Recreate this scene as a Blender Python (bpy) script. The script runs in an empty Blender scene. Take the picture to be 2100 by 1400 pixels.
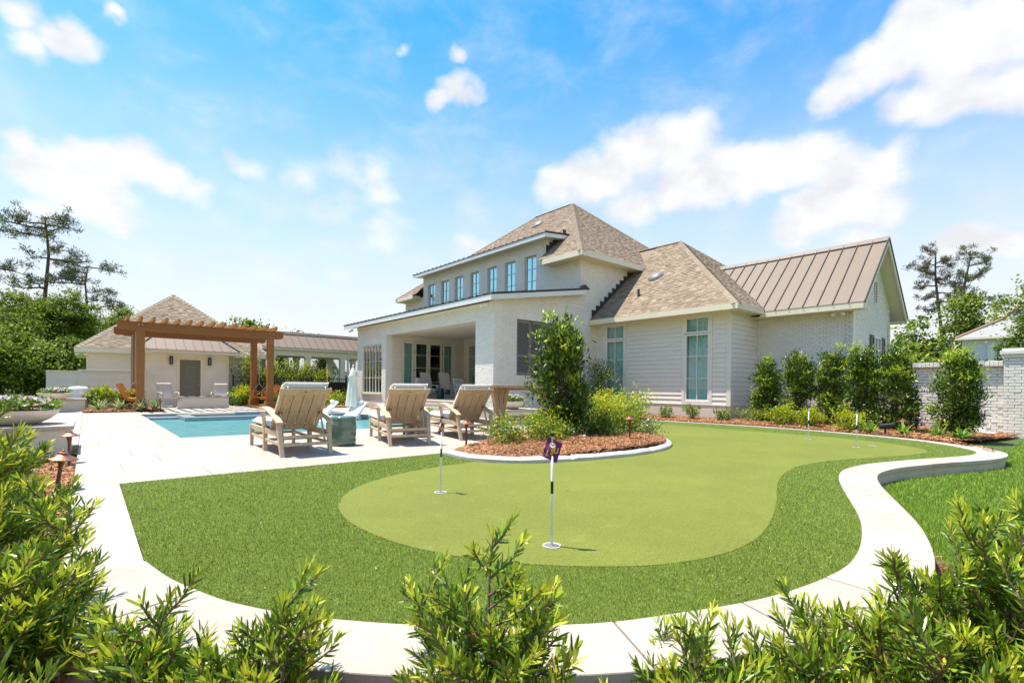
import bpy, math, random
import numpy as np
from mathutils import Vector, Matrix
rad = math.radians
SC = bpy.context.scene
COL = SC.collection
random.seed(4); RNG = np.random.default_rng(7)

# ------------------------------------------------------------------ camera
YAW = math.atan2(872, 1013)
cam = bpy.data.cameras.new('camera'); camo = bpy.data.objects.new('camera', cam); COL.objects.link(camo)
cam.sensor_width = 36.0; cam.lens = 36.0 * 1013 / 2100
cam.shift_y = 93 / 2100.0
cam.clip_start = 0.05; cam.clip_end = 3000
camo.matrix_world = Matrix.Translation((0, 0, 1.05)) @ Matrix.Rotation(-YAW, 4, 'Z') @ Matrix.Rotation(rad(90), 4, 'X') @ Matrix.Rotation(0.0093, 4, 'Z')
SC.camera = camo

# ------------------------------------------------------------------ sky and sun
SUN_EL, SUN_AZ = rad(71), math.atan2(-0.548, 0.836)
SKY_STRENGTH, SUN_STRENGTH, EXPOSURE = 0.15, 5.0, 0.80
wd = bpy.data.worlds.new('World'); SC.world = wd; wd.use_nodes = True
NT = wd.node_tree; NT.nodes.clear()
def wn(t, **k):
    n = NT.nodes.new(t)
    for a, b in k.items(): setattr(n, a, b)
    return n
def wl(a, b): NT.links.new(a, b)
def wmath(op, a, b=None, c=None, clamp=False):
    n = wn('ShaderNodeMath', operation=op); n.use_clamp = clamp
    for i, v in enumerate((a, b, c)):
        if v is None: continue
        if isinstance(v, (int, float)): n.inputs[i].default_value = v
        else: wl(v, n.inputs[i])
    return n.outputs[0]
sky = wn('ShaderNodeTexSky', sky_type='NISHITA'); sky.sun_disc = False
sky.sun_elevation = SUN_EL; sky.sun_rotation = SUN_AZ
sky.altitude = 0; sky.air_density = 1.0; sky.dust_density = 0.6; sky.ozone_density = 2.2
hs = wn('ShaderNodeHueSaturation'); hs.inputs['Saturation'].default_value = 1.1; hs.inputs['Hue'].default_value = 0.5
wl(sky.outputs[0], hs.inputs['Color'])
tc = wn('ShaderNodeTexCoord'); DIR = tc.outputs['Generated']
sepd = wn('ShaderNodeSeparateXYZ'); wl(DIR, sepd.inputs[0])
# cumulus clouds: soft cores at real bearings in the sky dome, broken up by noise; noise clouds everywhere else
CLOUD = [(0.86,0.144,0.49,0.077,1),(0.886,0.108,0.45,0.083,1),(0.884,0.07,0.462,0.091,1),(0.86,0.198,0.47,0.069,0.9),(0.861,0.241,0.448,0.049,0.8),(0.906,0.12,0.405,0.072,0.9),(0.914,0.059,0.4,0.073,1),(0.894,0.171,0.415,0.054,0.8),(0.67,0.644,0.369,0.066,0.9),(0.702,0.6,0.383,0.087,1),(0.734,0.537,0.416,0.099,1),(0.773,0.473,0.423,0.1,1),(0.81,0.457,0.368,0.102,1),(0.847,0.387,0.365,0.088,1),(0.868,0.332,0.37,0.084,1),(0.887,0.281,0.366,0.089,1),(0.913,0.241,0.33,0.096,1),(0.914,0.198,0.354,0.057,0.9),(0.913,0.281,0.295,0.083,1),(0.935,0.214,0.282,0.06,0.9),(0.907,0.323,0.271,0.058,0.85),(0.942,0.234,0.242,0.062,0.7),(0.76,0.555,0.339,0.076,0.8),(0.475,0.714,0.514,0.047,1),(0.499,0.704,0.506,0.04,0.9),(0.46,0.736,0.497,0.035,0.9),(0.47,0.685,0.557,0.025,0.59),(0.394,0.729,0.559,0.023,0.7),(-0.033,0.955,0.294,0.068,1),(0.01,0.946,0.325,0.071,1),(0.055,0.94,0.337,0.066,1),(0.091,0.941,0.325,0.06,0.9),(0.13,0.941,0.313,0.045,0.7),(-0.001,0.961,0.277,0.071,0.9),(0.027,0.966,0.256,0.058,0.85),(-0.053,0.968,0.244,0.045,0.8),(-0.062,0.947,0.317,0.043,0.8),(0.195,0.913,0.358,0.047,0.6),(0.28,0.886,0.37,0.068,0.52),(0.338,0.861,0.379,0.07,0.59),(0.382,0.838,0.389,0.053,0.56),(0.397,0.848,0.352,0.066,0.56),(0.345,0.877,0.334,0.059,0.49),(0.317,0.895,0.314,0.053,0.42),(-0.068,0.883,0.465,0.045,0.9),(-0.032,0.891,0.452,0.041,0.95),(-0.007,0.885,0.466,0.038,0.9),(-0.06,0.899,0.434,0.04,0.8),(0.025,0.862,0.506,0.021,0.7),(0.97,0.116,0.215,0.055,0.9),(0.975,0.081,0.205,0.037,0.8),(0.968,0.143,0.205,0.04,0.7),(0.556,0.787,0.267,0.052,0.7),(0.431,0.856,0.285,0.067,0.5),(0.251,0.947,0.199,0.083,0.45),(0.361,0.913,0.192,0.078,0.4),(0.634,-0.449,0.63,0.152,0.95),(0.727,-0.244,0.641,0.133,0.95),(0.663,-0.382,0.643,0.163,0.95),(0.621,-0.641,0.451,0.14,0.95),(0.694,-0.58,0.426,0.12,0.95),(0.549,-0.653,0.521,0.111,0.95),(0.316,-0.89,0.327,0.1,0.95),(0.289,-0.889,0.356,0.115,0.95),(0.095,-0.925,0.368,0.12,0.95),(-0.116,-0.841,0.529,0.166,0.95),(-0.315,-0.787,0.53,0.163,0.95),(-0.162,-0.857,0.49,0.112,0.95),(-0.474,-0.843,0.253,0.1,0.95),(-0.396,-0.869,0.296,0.122,0.95),(-0.433,-0.845,0.312,0.122,0.95),(-0.757,-0.366,0.542,0.102,0.95),(-0.699,-0.374,0.61,0.101,0.95),(-0.631,-0.475,0.613,0.14,0.95),(-0.964,-0.132,0.229,0.114,0.95),(-0.945,-0.138,0.296,0.166,0.95),(-0.917,-0.313,0.248,0.137,0.95),(-0.873,0.361,0.327,0.16,0.95),(-0.877,0.413,0.245,0.106,0.95),(-0.907,0.314,0.28,0.164,0.95),(-0.618,0.392,0.681,0.122,0.95),(-0.672,0.358,0.649,0.11,0.95),(-0.51,0.508,0.694,0.111,0.95)]
n1 = wn('ShaderNodeTexNoise'); n1.inputs['Scale'].default_value = 8.5; n1.inputs['Detail'].default_value = 9; n1.inputs['Roughness'].default_value = .58; n1.inputs['Distortion'].default_value = .25
mp = wn('ShaderNodeMapping'); mp.inputs['Scale'].default_value = (1, 1, 1.7); wl(DIR, mp.inputs[0]); wl(mp.outputs[0], n1.inputs['Vector'])
nw = wn('ShaderNodeTexNoise'); nw.inputs['Scale'].default_value = 13; nw.inputs['Detail'].default_value = 4; wl(DIR, nw.inputs['Vector'])
wsub = wn('ShaderNodeVectorMath', operation='SUBTRACT'); wl(nw.outputs['Color'], wsub.inputs[0]); wsub.inputs[1].default_value = (.5, .5, .5)
wsc = wn('ShaderNodeVectorMath', operation='SCALE'); wl(wsub.outputs[0], wsc.inputs[0]); wsc.inputs['Scale'].default_value = .07
wad = wn('ShaderNodeVectorMath', operation='ADD'); wl(DIR, wad.inputs[0]); wl(wsc.outputs[0], wad.inputs[1]); WDIR = wad.outputs[0]
acc = None
for cx, cy, cz, rr, am in CLOUD:
    c = (cx, cy, cz)
    sub = wn('ShaderNodeVectorMath', operation='SUBTRACT'); wl(WDIR, sub.inputs[0]); sub.inputs[1].default_value = c
    sc = wn('ShaderNodeVectorMath', operation='MULTIPLY'); wl(sub.outputs[0], sc.inputs[0]); sc.inputs[1].default_value = (1/rr, 1/rr, 1.45/rr)
    ln = wn('ShaderNodeVectorMath', operation='LENGTH'); wl(sc.outputs[0], ln.inputs[0])
    v = wmath('MULTIPLY', wmath('SUBTRACT', 1.0, wmath('POWER', ln.outputs['Value'], 1.6), clamp=True), am)
    acc = v if acc is None else wmath('SMOOTH_MAX', acc, v, .25)
core = acc
dens = wmath('ADD', wmath('MULTIPLY', core, 1.42), wmath('MULTIPLY', wmath('SUBTRACT', n1.outputs[0], .5), 1.5))
mr = wn('ShaderNodeMapRange', interpolation_type='SMOOTHSTEP'); wl(dens, mr.inputs[0]); mr.inputs[1].default_value = .10; mr.inputs[2].default_value = 1.15
cov = wmath('MULTIPLY', mr.outputs[0], wmath('MULTIPLY', core, 3.5, clamp=True))
# milky air towards the horizon
hzr = wn('ShaderNodeMapRange', interpolation_type='SMOOTHSTEP'); wl(sepd.outputs[2], hzr.inputs[0]); hzr.inputs[1].default_value = 0.0; hzr.inputs[2].default_value = .64; hzr.inputs[3].default_value = 1.0; hzr.inputs[4].default_value = 0.0
tint = wn('ShaderNodeMix', data_type='RGBA', blend_type='MULTIPLY'); tint.inputs[0].default_value = 1.0; wl(hs.outputs[0], tint.inputs[6]); tint.inputs[7].default_value = (.26, .90, 1.16, 1)
mixh = wn('ShaderNodeMix', data_type='RGBA'); wl(hzr.outputs[0], mixh.inputs[0]); wl(tint.outputs[2], mixh.inputs[6]); mixh.inputs[7].default_value = (3.78, 3.70, 3.60, 1)
mixc = wn('ShaderNodeMix', data_type='RGBA'); wl(wmath('MULTIPLY', cov, .95), mixc.inputs[0]); wl(mixh.outputs[2], mixc.inputs[6])
n3 = wn('ShaderNodeTexNoise'); n3.inputs['Scale'].default_value = 11; n3.inputs['Detail'].default_value = 6
mp3 = wn('ShaderNodeMapping'); mp3.inputs['Location'].default_value = (0, 0, .03); mp3.inputs['Scale'].default_value = (1, 1, 1.7); wl(DIR, mp3.inputs[0]); wl(mp3.outputs[0], n3.inputs['Vector'])
shr = wn('ShaderNodeMapRange'); wl(n3.outputs[0], shr.inputs[0]); shr.inputs[1].default_value = .35; shr.inputs[2].default_value = .60
shade = wn('ShaderNodeMix', data_type='RGBA'); wl(shr.outputs[0], shade.inputs[0]); shade.inputs[6].default_value = (3.30, 3.31, 3.42, 1); shade.inputs[7].default_value = (4.15, 4.1, 4.05, 1)
wl(shade.outputs[2], mixc.inputs[7])
bg = wn('ShaderNodeBackground'); bg.inputs[1].default_value = SKY_STRENGTH; wl(mixc.outputs[2], bg.inputs[0])
wo = wn('ShaderNodeOutputWorld'); wl(bg.outputs[0], wo.inputs[0])
try: wd.cycles.sampling_method = 'MANUAL'; wd.cycles.sample_map_resolution = 1024
except Exception: pass
sl = bpy.data.lights.new('sun', 'SUN'); sl.energy = SUN_STRENGTH; sl.angle = rad(.55); sl.color = (1, .915, .79)
so = bpy.data.objects.new('sun', sl); COL.objects.link(so)
sd = Vector((math.cos(SUN_EL)*math.sin(SUN_AZ), math.cos(SUN_EL)*math.cos(SUN_AZ), math.sin(SUN_EL)))
so.rotation_euler = sd.to_track_quat('Z', 'Y').to_euler(); so.location = (0, 0, 30)
vs = SC.view_settings; vs.view_transform = 'Standard'; vs.look = 'None'; vs.gamma = 1; vs.exposure = EXPOSURE; vs.use_curve_mapping = False
SC.render.engine = 'CYCLES'
SC.cycles.max_bounces = 7; SC.cycles.diffuse_bounces = 4; SC.cycles.glossy_bounces = 3; SC.cycles.transmission_bounces = 4; SC.cycles.transparent_max_bounces = 12
SC.cycles.caustics_reflective = False; SC.cycles.caustics_refractive = False

# ------------------------------------------------------------------ materials
MATS = {}
def mat(name, base, rough=.65, noise=None, bump=None, island=0.0, obj=0.0, metal=0.0, spec=.4, coords='world', stretch=(1,1,1), trans=0.0, alt=None, stain=None, coat=0):
    m = bpy.data.materials.new(name); m.use_nodes = True; t = m.node_tree; t.nodes.clear()
    def nn(ty, **k):
        n = t.nodes.new(ty)
        for a, b in k.items(): setattr(n, a, b)
        return n
    L = t.links.new
    out = nn('ShaderNodeOutputMaterial'); p = nn('ShaderNodeBsdfPrincipled')
    p.inputs['Roughness'].default_value = rough; p.inputs['Metallic'].default_value = metal; p.inputs['Specular IOR Level'].default_value = spec
    if coat: p.inputs['Coat Weight'].default_value = coat; p.inputs['Coat Roughness'].default_value = .06
    geo = nn('ShaderNodeNewGeometry')
    if coords == 'world': src = geo.outputs['Position']
    else: src = nn('ShaderNodeTexCoord').outputs['Object']
    mapn = nn('ShaderNodeMapping'); mapn.inputs['Scale'].default_value = stretch; L(src, mapn.inputs[0]); V = mapn.outputs[0]
    col = None
    rgb = nn('ShaderNodeRGB'); rgb.outputs[0].default_value = (*base, 1); col = rgb.outputs[0]
    if alt is not None:      # second colour chosen per piece
        mx = nn('ShaderNodeMix', data_type='RGBA'); L(col, mx.inputs[6]); mx.inputs[7].default_value = (*alt, 1)
        L(geo.outputs['Random Per Island'], mx.inputs[0]); col = mx.outputs[2]
    def vary(col, fac, amt):
        mr = nn('ShaderNodeMapRange'); L(fac, mr.inputs[0]); mr.inputs[3].default_value = 1-amt; mr.inputs[4].default_value = 1+amt
        h = nn('ShaderNodeVectorMath', operation='SCALE'); L(col, h.inputs[0]); L(mr.outputs[0], h.inputs['Scale']); return h.outputs[0]
    if island:
        if alt is not None:
            wnz = nn('ShaderNodeTexWhiteNoise', noise_dimensions='1D'); L(geo.outputs['Random Per Island'], wnz.inputs['W']); col = vary(col, wnz.outputs[0], island)
        else: col = vary(col, geo.outputs['Random Per Island'], island)
    if obj:
        oi = nn('ShaderNodeObjectInfo'); col = vary(col, oi.outputs['Random'], obj)
    for nz in ([noise] if noise and not isinstance(noise, list) else (noise or [])):
        s, amt = nz[0], nz[1]
        tx = nn('ShaderNodeTexNoise'); tx.inputs['Scale'].default_value = s; tx.inputs['Detail'].default_value = 6; tx.inputs['Roughness'].default_value = .6; L(V, tx.inputs['Vector'])
        mr0 = nn('ShaderNodeMapRange'); L(tx.outputs[0], mr0.inputs[0]); mr0.inputs[1].default_value = .28; mr0.inputs[2].default_value = .72
        col = vary(col, mr0.outputs[0], amt)
    if stain:
        s, c2, lo, hi = stain
        tx = nn('ShaderNodeTexNoise'); tx.inputs['Scale'].default_value = s; tx.inputs['Detail'].default_value = 8; tx.inputs['Roughness'].default_value = .65; L(V, tx.inputs['Vector'])
        mr0 = nn('ShaderNodeMapRange'); L(tx.outputs[0], mr0.inputs[0]); mr0.inputs[1].default_value = lo; mr0.inputs[2].default_value = hi
        mx = nn('ShaderNodeMix', data_type='RGBA'); L(mr0.outputs[0], mx.inputs[0]); L(col, mx.inputs[6]); mx.inputs[7].default_value = (*c2, 1); col = mx.outputs[2]
    L(col, p.inputs['Base Color'])
    if bump:
        s, st, ds = bump
        tx = nn('ShaderNodeTexNoise'); tx.inputs['Scale'].default_value = s; tx.inputs['Detail'].default_value = 5; L(V, tx.inputs['Vector'])
        b = nn('ShaderNodeBump'); b.inputs['Strength'].default_value = st; b.inputs['Distance'].default_value = ds; L(tx.outputs[0], b.inputs['Height']); L(b.outputs[0], p.inputs['Normal'])
    sh = p.outputs[0]
    if trans:
        tr = nn('ShaderNodeBsdfTranslucent'); L(col, tr.inputs[0]); ms = nn('ShaderNodeMixShader'); ms.inputs[0].default_value = trans; L(sh, ms.inputs[1]); L(tr.outputs[0], ms.inputs[2]); sh = ms.outputs[0]
    L(sh, out.inputs[0]); MATS[name] = m; return m
def glass(name, tint, refl=1.0, rough=.0, base_refl=.04, wav=0.0, wscale=3.0, gtint=(1,1,1)):
    m = bpy.data.materials.new(name); m.use_nodes = True; t = m.node_tree; t.nodes.clear(); L = t.links.new
    out = t.nodes.new('ShaderNodeOutputMaterial'); tr = t.nodes.new('ShaderNodeBsdfTransparent'); tr.inputs[0].default_value = (*tint, 1)
    gl = t.nodes.new('ShaderNodeBsdfGlossy'); gl.inputs['Roughness'].default_value = rough; gl.inputs[0].default_value = (*gtint, 1)
    lw = t.nodes.new('ShaderNodeFresnel'); lw.inputs[0].default_value = 1.5
    mu = t.nodes.new('ShaderNodeMath'); mu.operation = 'MULTIPLY_ADD'; mu.inputs[1].default_value = refl; mu.inputs[2].default_value = base_refl; mu.use_clamp = True; L(lw.outputs[0], mu.inputs[0])
    ms = t.nodes.new('ShaderNodeMixShader'); L(mu.outputs[0], ms.inputs[0]); L(tr.outputs[0], ms.inputs[1]); L(gl.outputs[0], ms.inputs[2]); L(ms.outputs[0], out.inputs[0])
    if wav:
        g = t.nodes.new('ShaderNodeNewGeometry'); tx = t.nodes.new('ShaderNodeTexNoise'); tx.inputs['Scale'].default_value = wscale; tx.inputs['Detail'].default_value = 4; L(g.outputs['Position'], tx.inputs['Vector'])
        b = t.nodes.new('ShaderNodeBump'); b.inputs['Strength'].default_value = wav; b.inputs['Distance'].default_value = .05; L(tx.outputs[0], b.inputs['Height'])
        L(b.outputs[0], gl.inputs['Normal']); L(b.outputs[0], lw.inputs['Normal'])
    MATS[name] = m; return m

mat('brick', (.80,.76,.69), .72, noise=[(1.3,.05),(14,.05)], bump=(45,.5,.006), island=.035)
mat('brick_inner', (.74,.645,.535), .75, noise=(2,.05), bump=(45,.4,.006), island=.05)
mat('mortar', (.74,.70,.63), .85, noise=(20,.06), bump=(60,.5,.004))
mat('siding', (.745,.71,.64), .55, noise=[(3,.03),(30,.02)], obj=.018, bump=(90,.12,.002))
mat('siding_cream', (.86,.785,.65), .55, noise=[(3,.03)], obj=.02, bump=(90,.12,.002))
mat('trim', (.82,.73,.56), .5, noise=(4,.03))
mat('trim_white', (.76,.75,.72), .45, noise=(4,.03))
mat('soffit', (.78,.70,.53), .6, noise=(4,.03))
mat('ceiling', (.80,.74,.63), .6, noise=(4,.03))
mat('sash', (.80,.79,.76), .4)
mat('sash_cream', (.70,.65,.54), .45)
mat('shingle', (.205,.152,.102), .9, island=.17, alt=(.315,.238,.165), noise=(45,.14), bump=(180,.8,.004))
mat('ridge_cap', (.33,.262,.19), .9, island=.12, noise=(45,.12), bump=(180,.8,.004))
mat('shingle_grey', (.27,.27,.26), .9, island=.18, noise=(30,.12))
mat('metal_roof', (.165,.115,.077), .6, noise=[(1.2,.06),(9,.03)], obj=.03, spec=.5)
mat('metal_seam', (.15,.11,.08), .38, spec=.5)
mat('metal_dark', (.05,.04,.034), .5)
mat('flashing', (.045,.04,.04), .6, noise=(15,.2))
mat('shutter', (.20,.178,.158), .5, noise=(10,.08))
mat('shutter_brown', (.12,.09,.07), .5, noise=(10,.08))
mat('door_olive', (.19,.168,.118), .45, noise=(3,.05))
mat('brass', (.62,.42,.14), .3, metal=1)
mat('curtain', (.55,.68,.66), .9, noise=(6,.05))
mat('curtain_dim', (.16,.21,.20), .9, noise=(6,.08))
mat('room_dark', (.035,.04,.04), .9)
mat('room', (.30,.30,.28), .9)
glass('glass', (.66,.84,.82), .6, base_refl=.04)
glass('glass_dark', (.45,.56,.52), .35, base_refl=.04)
glass('glass_sky', (.30,.55,.62), 1.1, base_refl=.22, gtint=(.34,.62,.68))
mat('limestone', (.41,.355,.295), .75, noise=[(1.2,.08),(9,.08),(60,.06)], obj=.09, bump=(50,.35,.003), stain=(2.3,(.29,.235,.18),.58,.80))
mat('limestone_edge', (.52,.45,.36), .8, noise=[(2,.10),(18,.10)], bump=(35,.7,.008))
mat('joint', (.30,.265,.22), .9, noise=(12,.1))
mat('stucco', (.66,.585,.49), .8, noise=[(2,.06),(14,.05)], bump=(70,.5,.004))
mat('concrete_white', (.48,.46,.43), .8, noise=[(4,.08),(25,.10)], bump=(35,.7,.008), stain=(5,(.42,.40,.37),.60,.78))
mat('bowl', (.74,.64,.53), .75, noise=[(5,.05),(30,.04)], bump=(60,.4,.003))
mat('lawn', (.085,.125,.024), .95, noise=[(.6,.12),(60,.35)], bump=(120,1,.02))
mat('grass_blade', (.18,.31,.03), .6, island=.45, alt=(.34,.46,.06), trans=.3)
mat('turf_base', (.10,.145,.016), .95, noise=[(5,.10),(120,.35)], bump=(160,1,.01))
mat('turf_blade', (.13,.215,.016), .6, island=.5, alt=(.41,.46,.062), trans=.25)
mat('green', (.148,.168,.019), .9, noise=[(.45,.10),(2.2,.07),(14,.06),(38,.14),(90,.30),(170,.25)], bump=(330,.7,.004), stain=(4.5,(.225,.232,.06),.60,.80))
mat('mulch_base', (.15,.055,.022), .95, noise=[(9,.3),(45,.4)], bump=(50,1,.02))
mat('pine_straw', (.30,.118,.042), .8, island=.6, noise=(1.6,.18), alt=(.46,.235,.11))
mat('pool_plaster', (.30,.60,.64), .8, noise=[(1.5,.10),(6,.08)])
mat('pool_tile', (.24,.28,.30), .35, noise=[(6,.12),(25,.12)], obj=.08)
mat('cedar', (.30,.115,.025), .6, noise=[(2,.12),(7,.2)], stretch=(6,6,.7), bump=(30,.25,.003), coords='object')
mat('cedar_beam', (.28,.107,.025), .6, noise=[(2,.12),(7,.2)], stretch=(.7,6,6), bump=(30,.25,.003), coords='object')
mat('cedar_rafter', (.44,.165,.028), .6, noise=[(2,.12),(7,.2)], stretch=(6,.7,6), bump=(30,.25,.003), coords='object')
mat('swing_wood', (.60,.22,.035), .5, noise=[(5,.15)], stretch=(6,1,6), coords='object')
mat('teak', (.52,.385,.25), .72, noise=[(3,.14),(9,.22)], stretch=(9,2.5,1.0), bump=(40,.35,.003), coords='object', obj=.05)
mat('teak_table', (.56,.41,.27), .65, noise=[(3,.14),(9,.2)], stretch=(6,6,1.0), bump=(40,.3,.003), coords='object', obj=.04)
mat('cushion', (.78,.73,.66), .92, noise=(120,.06), bump=(300,.3,.002))
mat('cushion_grey', (.46,.45,.44), .92, noise=(120,.08), bump=(300,.3,.002))
mat('pillow', (.70,.73,.76), .92, noise=(60,.06))
mat('ceramic', (.11,.178,.130), .12, noise=[(4,.25)], coat=.6, bump=(9,.15,.01))
mat('ceramic_dark', (.012,.045,.045), .2)
mat('outdoor_frame', (.36,.345,.32), .5)
mat('sling', (.56,.52,.47), .8, noise=(90,.08))
mat('sling_frame', (.50,.45,.40), .4)
mat('white_plastic', (.82,.82,.82), .35)
mat('umbrella_cloth', (.88,.81,.70), .85, noise=(5,.03), trans=.15)
mat('black_metal', (.012,.012,.013), .45)
mat('screen_mesh', (.02,.021,.022), .9, noise=(30,.2))
mat('copper', (.30,.135,.085), .42, metal=.75, noise=(14,.3))
mat('copper_stem', (.14,.07,.045), .5, metal=.5, noise=(14,.2))
mat('chain', (.55,.55,.56), .35, metal=.8)
mat('pole_white', (.85,.85,.86), .3)
mat('band_black', (.012,.012,.012), .4)
mat('flag_purple', (.155,.022,.150), .75, noise=(30,.1))
mat('flag_gold', (.86,.60,.035), .7)
mat('flag_white', (.82,.80,.82), .7)
mat('flag_yellow', (.80,.68,.02), .5, trans=.2)
mat('plastic_grey', (.19,.185,.18), .5)
mat('lava_rock', (.10,.095,.09), .9, noise=(30,.3), island=.3)
mat('soil', (.11,.04,.02), .95, noise=(30,.4), bump=(40,1,.02))
mat('bark', (.10,.072,.05), .95, noise=[(4,.25),(18,.3)], stretch=(1,1,.25), bump=(14,1,.05))
mat('bark_pine', (.13,.085,.065), .95, noise=[(4,.25),(18,.3)], stretch=(1,1,.35), bump=(14,1,.05))
mat('twig', (.16,.11,.065), .9, noise=(20,.2))
mat('yew_leaf', (.072,.152,.011), .38, island=.4, alt=(.24,.35,.024), trans=.16, spec=.5)
mat('yew_young', (.38,.49,.024), .42, island=.28, alt=(.66,.64,.06), trans=.32, spec=.5)
mat('yew_brown', (.20,.11,.04), .7, island=.4, alt=(.34,.22,.09))
mat('leaf_dark', (.032,.076,.010), .36, island=.4, alt=(.13,.205,.02), trans=.18, spec=.5)
mat('leaf_young', (.33,.47,.03), .42, island=.28, alt=(.52,.58,.06), trans=.32, spec=.5)
mat('leaf_lime', (.28,.40,.015), .5, island=.3, alt=(.66,.60,.025), trans=.32)
mat('leaf_mid', (.08,.165,.012), .5, island=.4, alt=(.22,.34,.028), trans=.28)
mat('leaf_forest', (.06,.115,.013), .6, island=.45, alt=(.18,.255,.03), trans=.3)
mat('leaf_forest_light', (.145,.23,.018), .6, island=.4, alt=(.33,.39,.04), trans=.35)
mat('leaf_mag', (.035,.07,.016), .35, island=.4, alt=(.24,.15,.055), trans=.1, spec=.6)
mat('needle', (.09,.115,.045), .7, island=.4, alt=(.20,.21,.08), trans=.15)
mat('needle_brown', (.11,.10,.05), .7, island=.4, alt=(.22,.175,.09), trans=.15)
mat('leaf_vari', (.60,.62,.34), .55, island=.25, alt=(.20,.32,.08), trans=.25)
mat('leaf_strap', (.14,.30,.03), .5, island=.3, alt=(.32,.48,.06), trans=.3)
mat('petal_white', (.82,.80,.76), .7, island=.06, trans=.25)
mat('petal_pink', (.88,.36,.50), .7, island=.3, alt=(.88,.72,.76), trans=.25)
mat('petal_lilac', (.56,.46,.74), .7, island=.2, alt=(.70,.68,.84), trans=.25)
mat('petal_rose', (.72,.38,.36), .7, island=.2, alt=(.75,.62,.58), trans=.25)
mat('far_white', (.62,.62,.62), .8, noise=(1,.03))
mat('far_trim_pink', (.50,.30,.22), .8)
mat('far_roof', (.30,.30,.29), .9, noise=(6,.12), island=.15)
mat('far_blue', (.20,.22,.26), .9, noise=(2,.05))

# ------------------------------------------------------------------ mesh helpers
WLOC = {}
class MB:
    def __init__(s): s.v = []; s.f = []
    def add(s, vs, fs):
        b = len(s.v); s.v += [tuple(p) for p in vs]; s.f += [tuple(b+i for i in f) for f in fs]; return s
    def box(s, x0, x1, y0, y1, z0, z1):
        return s.add([(x0,y0,z0),(x1,y0,z0),(x1,y1,z0),(x0,y1,z0),(x0,y0,z1),(x1,y0,z1),(x1,y1,z1),(x0,y1,z1)],
                     [(0,3,2,1),(4,5,6,7),(0,1,5,4),(1,2,6,5),(2,3,7,6),(3,0,4,7)])
    def hexa(s, a): return s.add(a, [(0,3,2,1),(4,5,6,7),(0,1,5,4),(1,2,6,5),(2,3,7,6),(3,0,4,7)])
    def bar(s, p, q, w, h, up=(0,0,1)):          # rectangular bar from p to q
        p = Vector(p); q = Vector(q); d = (q-p).normalized(); u = Vector(up)
        if abs(d.dot(u)) > .98: u = Vector((0,1,0))
        x = d.cross(u).normalized(); y = x.cross(d).normalized()
        a = [p - x*w/2 - y*h/2, p + x*w/2 - y*h/2, p + x*w/2 + y*h/2, p - x*w/2 + y*h/2]
        return s.add(a + [v + (q-p) for v in a], [(0,3,2,1),(4,5,6,7),(0,1,5,4),(1,2,6,5),(2,3,7,6),(3,0,4,7)])
    def tube(s, path, rr, n=8, cap=True):
        path = [Vector(p) for p in path]
        if not hasattr(rr, '__len__'): rr = [rr]*len(path)
        rings = []; ux = None
        for i, p in enumerate(path):
            d = (path[min(i+1, len(path)-1)] - path[max(i-1, 0)]).normalized()
            if ux is None: ux = d.orthogonal().normalized()
            else:
                ux = (ux - d*ux.dot(d)); ux = ux.normalized() if ux.length > 1e-6 else d.orthogonal().normalized()
            uy = d.cross(ux); b = len(s.v)
            for k in range(n):
                a = 2*math.pi*k/n; s.v.append(tuple(p + (ux*math.cos(a) + uy*math.sin(a))*rr[i]))
            rings.append(b)
        for a, b in zip(rings, rings[1:]):
            for k in range(n): s.f.append((a+k, a+(k+1)%n, b+(k+1)%n, b+k))
        if cap:
            s.f.append(tuple(reversed(range(rings[0], rings[0]+n)))); s.f.append(tuple(range(rings[-1], rings[-1]+n)))
        return s
    def lathe(s, prof, n=24, c=(0,0,0)):
        b = len(s.v); m = len(prof)
        for r, z in prof:
            for k in range(n):
                a = 2*math.pi*k/n; s.v.append((c[0]+r*math.cos(a), c[1]+r*math.sin(a), c[2]+z))
        for i in range(m-1):
            for k in range(n): s.f.append((b+i*n+k, b+i*n+(k+1)%n, b+(i+1)*n+(k+1)%n, b+(i+1)*n+k))
        s.f.append(tuple(reversed(range(b, b+n)))); s.f.append(tuple(range(b+(m-1)*n, b+m*n))); return s
    def prism(s, poly, z0, z1):
        n = len(poly); b = [(p[0],p[1],z0) for p in poly] + [(p[0],p[1],z1) for p in poly]
        return s.add(b, [tuple(reversed(range(n))), tuple(range(n, 2*n))] + [(i,(i+1)%n,n+(i+1)%n,n+i) for i in range(n)])
    def extr(s, poly, vec):                       # 3-D polygon extruded by a vector
        n = len(poly); v = Vector(vec); b = [Vector(p) for p in poly]
        return s.add(b + [p+v for p in b], [tuple(reversed(range(n))), tuple(range(n, 2*n))] + [(i,(i+1)%n,n+(i+1)%n,n+i) for i in range(n)])
    def build(s, name, m, parent=None, smooth=False, bevel=0, local=False, recalc=True):
        me = bpy.data.meshes.new(name)
        off = (0,0,0) if (parent is None or local) else WLOC.get(parent.name, (0,0,0))
        me.from_pydata([(x-off[0], y-off[1], z-off[2]) for x, y, z in s.v], [], s.f)
        if recalc:
            import bmesh
            bm = bmesh.new(); bm.from_mesh(me); bmesh.ops.recalc_face_normals(bm, faces=bm.faces); bm.to_mesh(me); bm.free()
        me.update()
        return link(name, me, m, parent, smooth, bevel, local)
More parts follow.
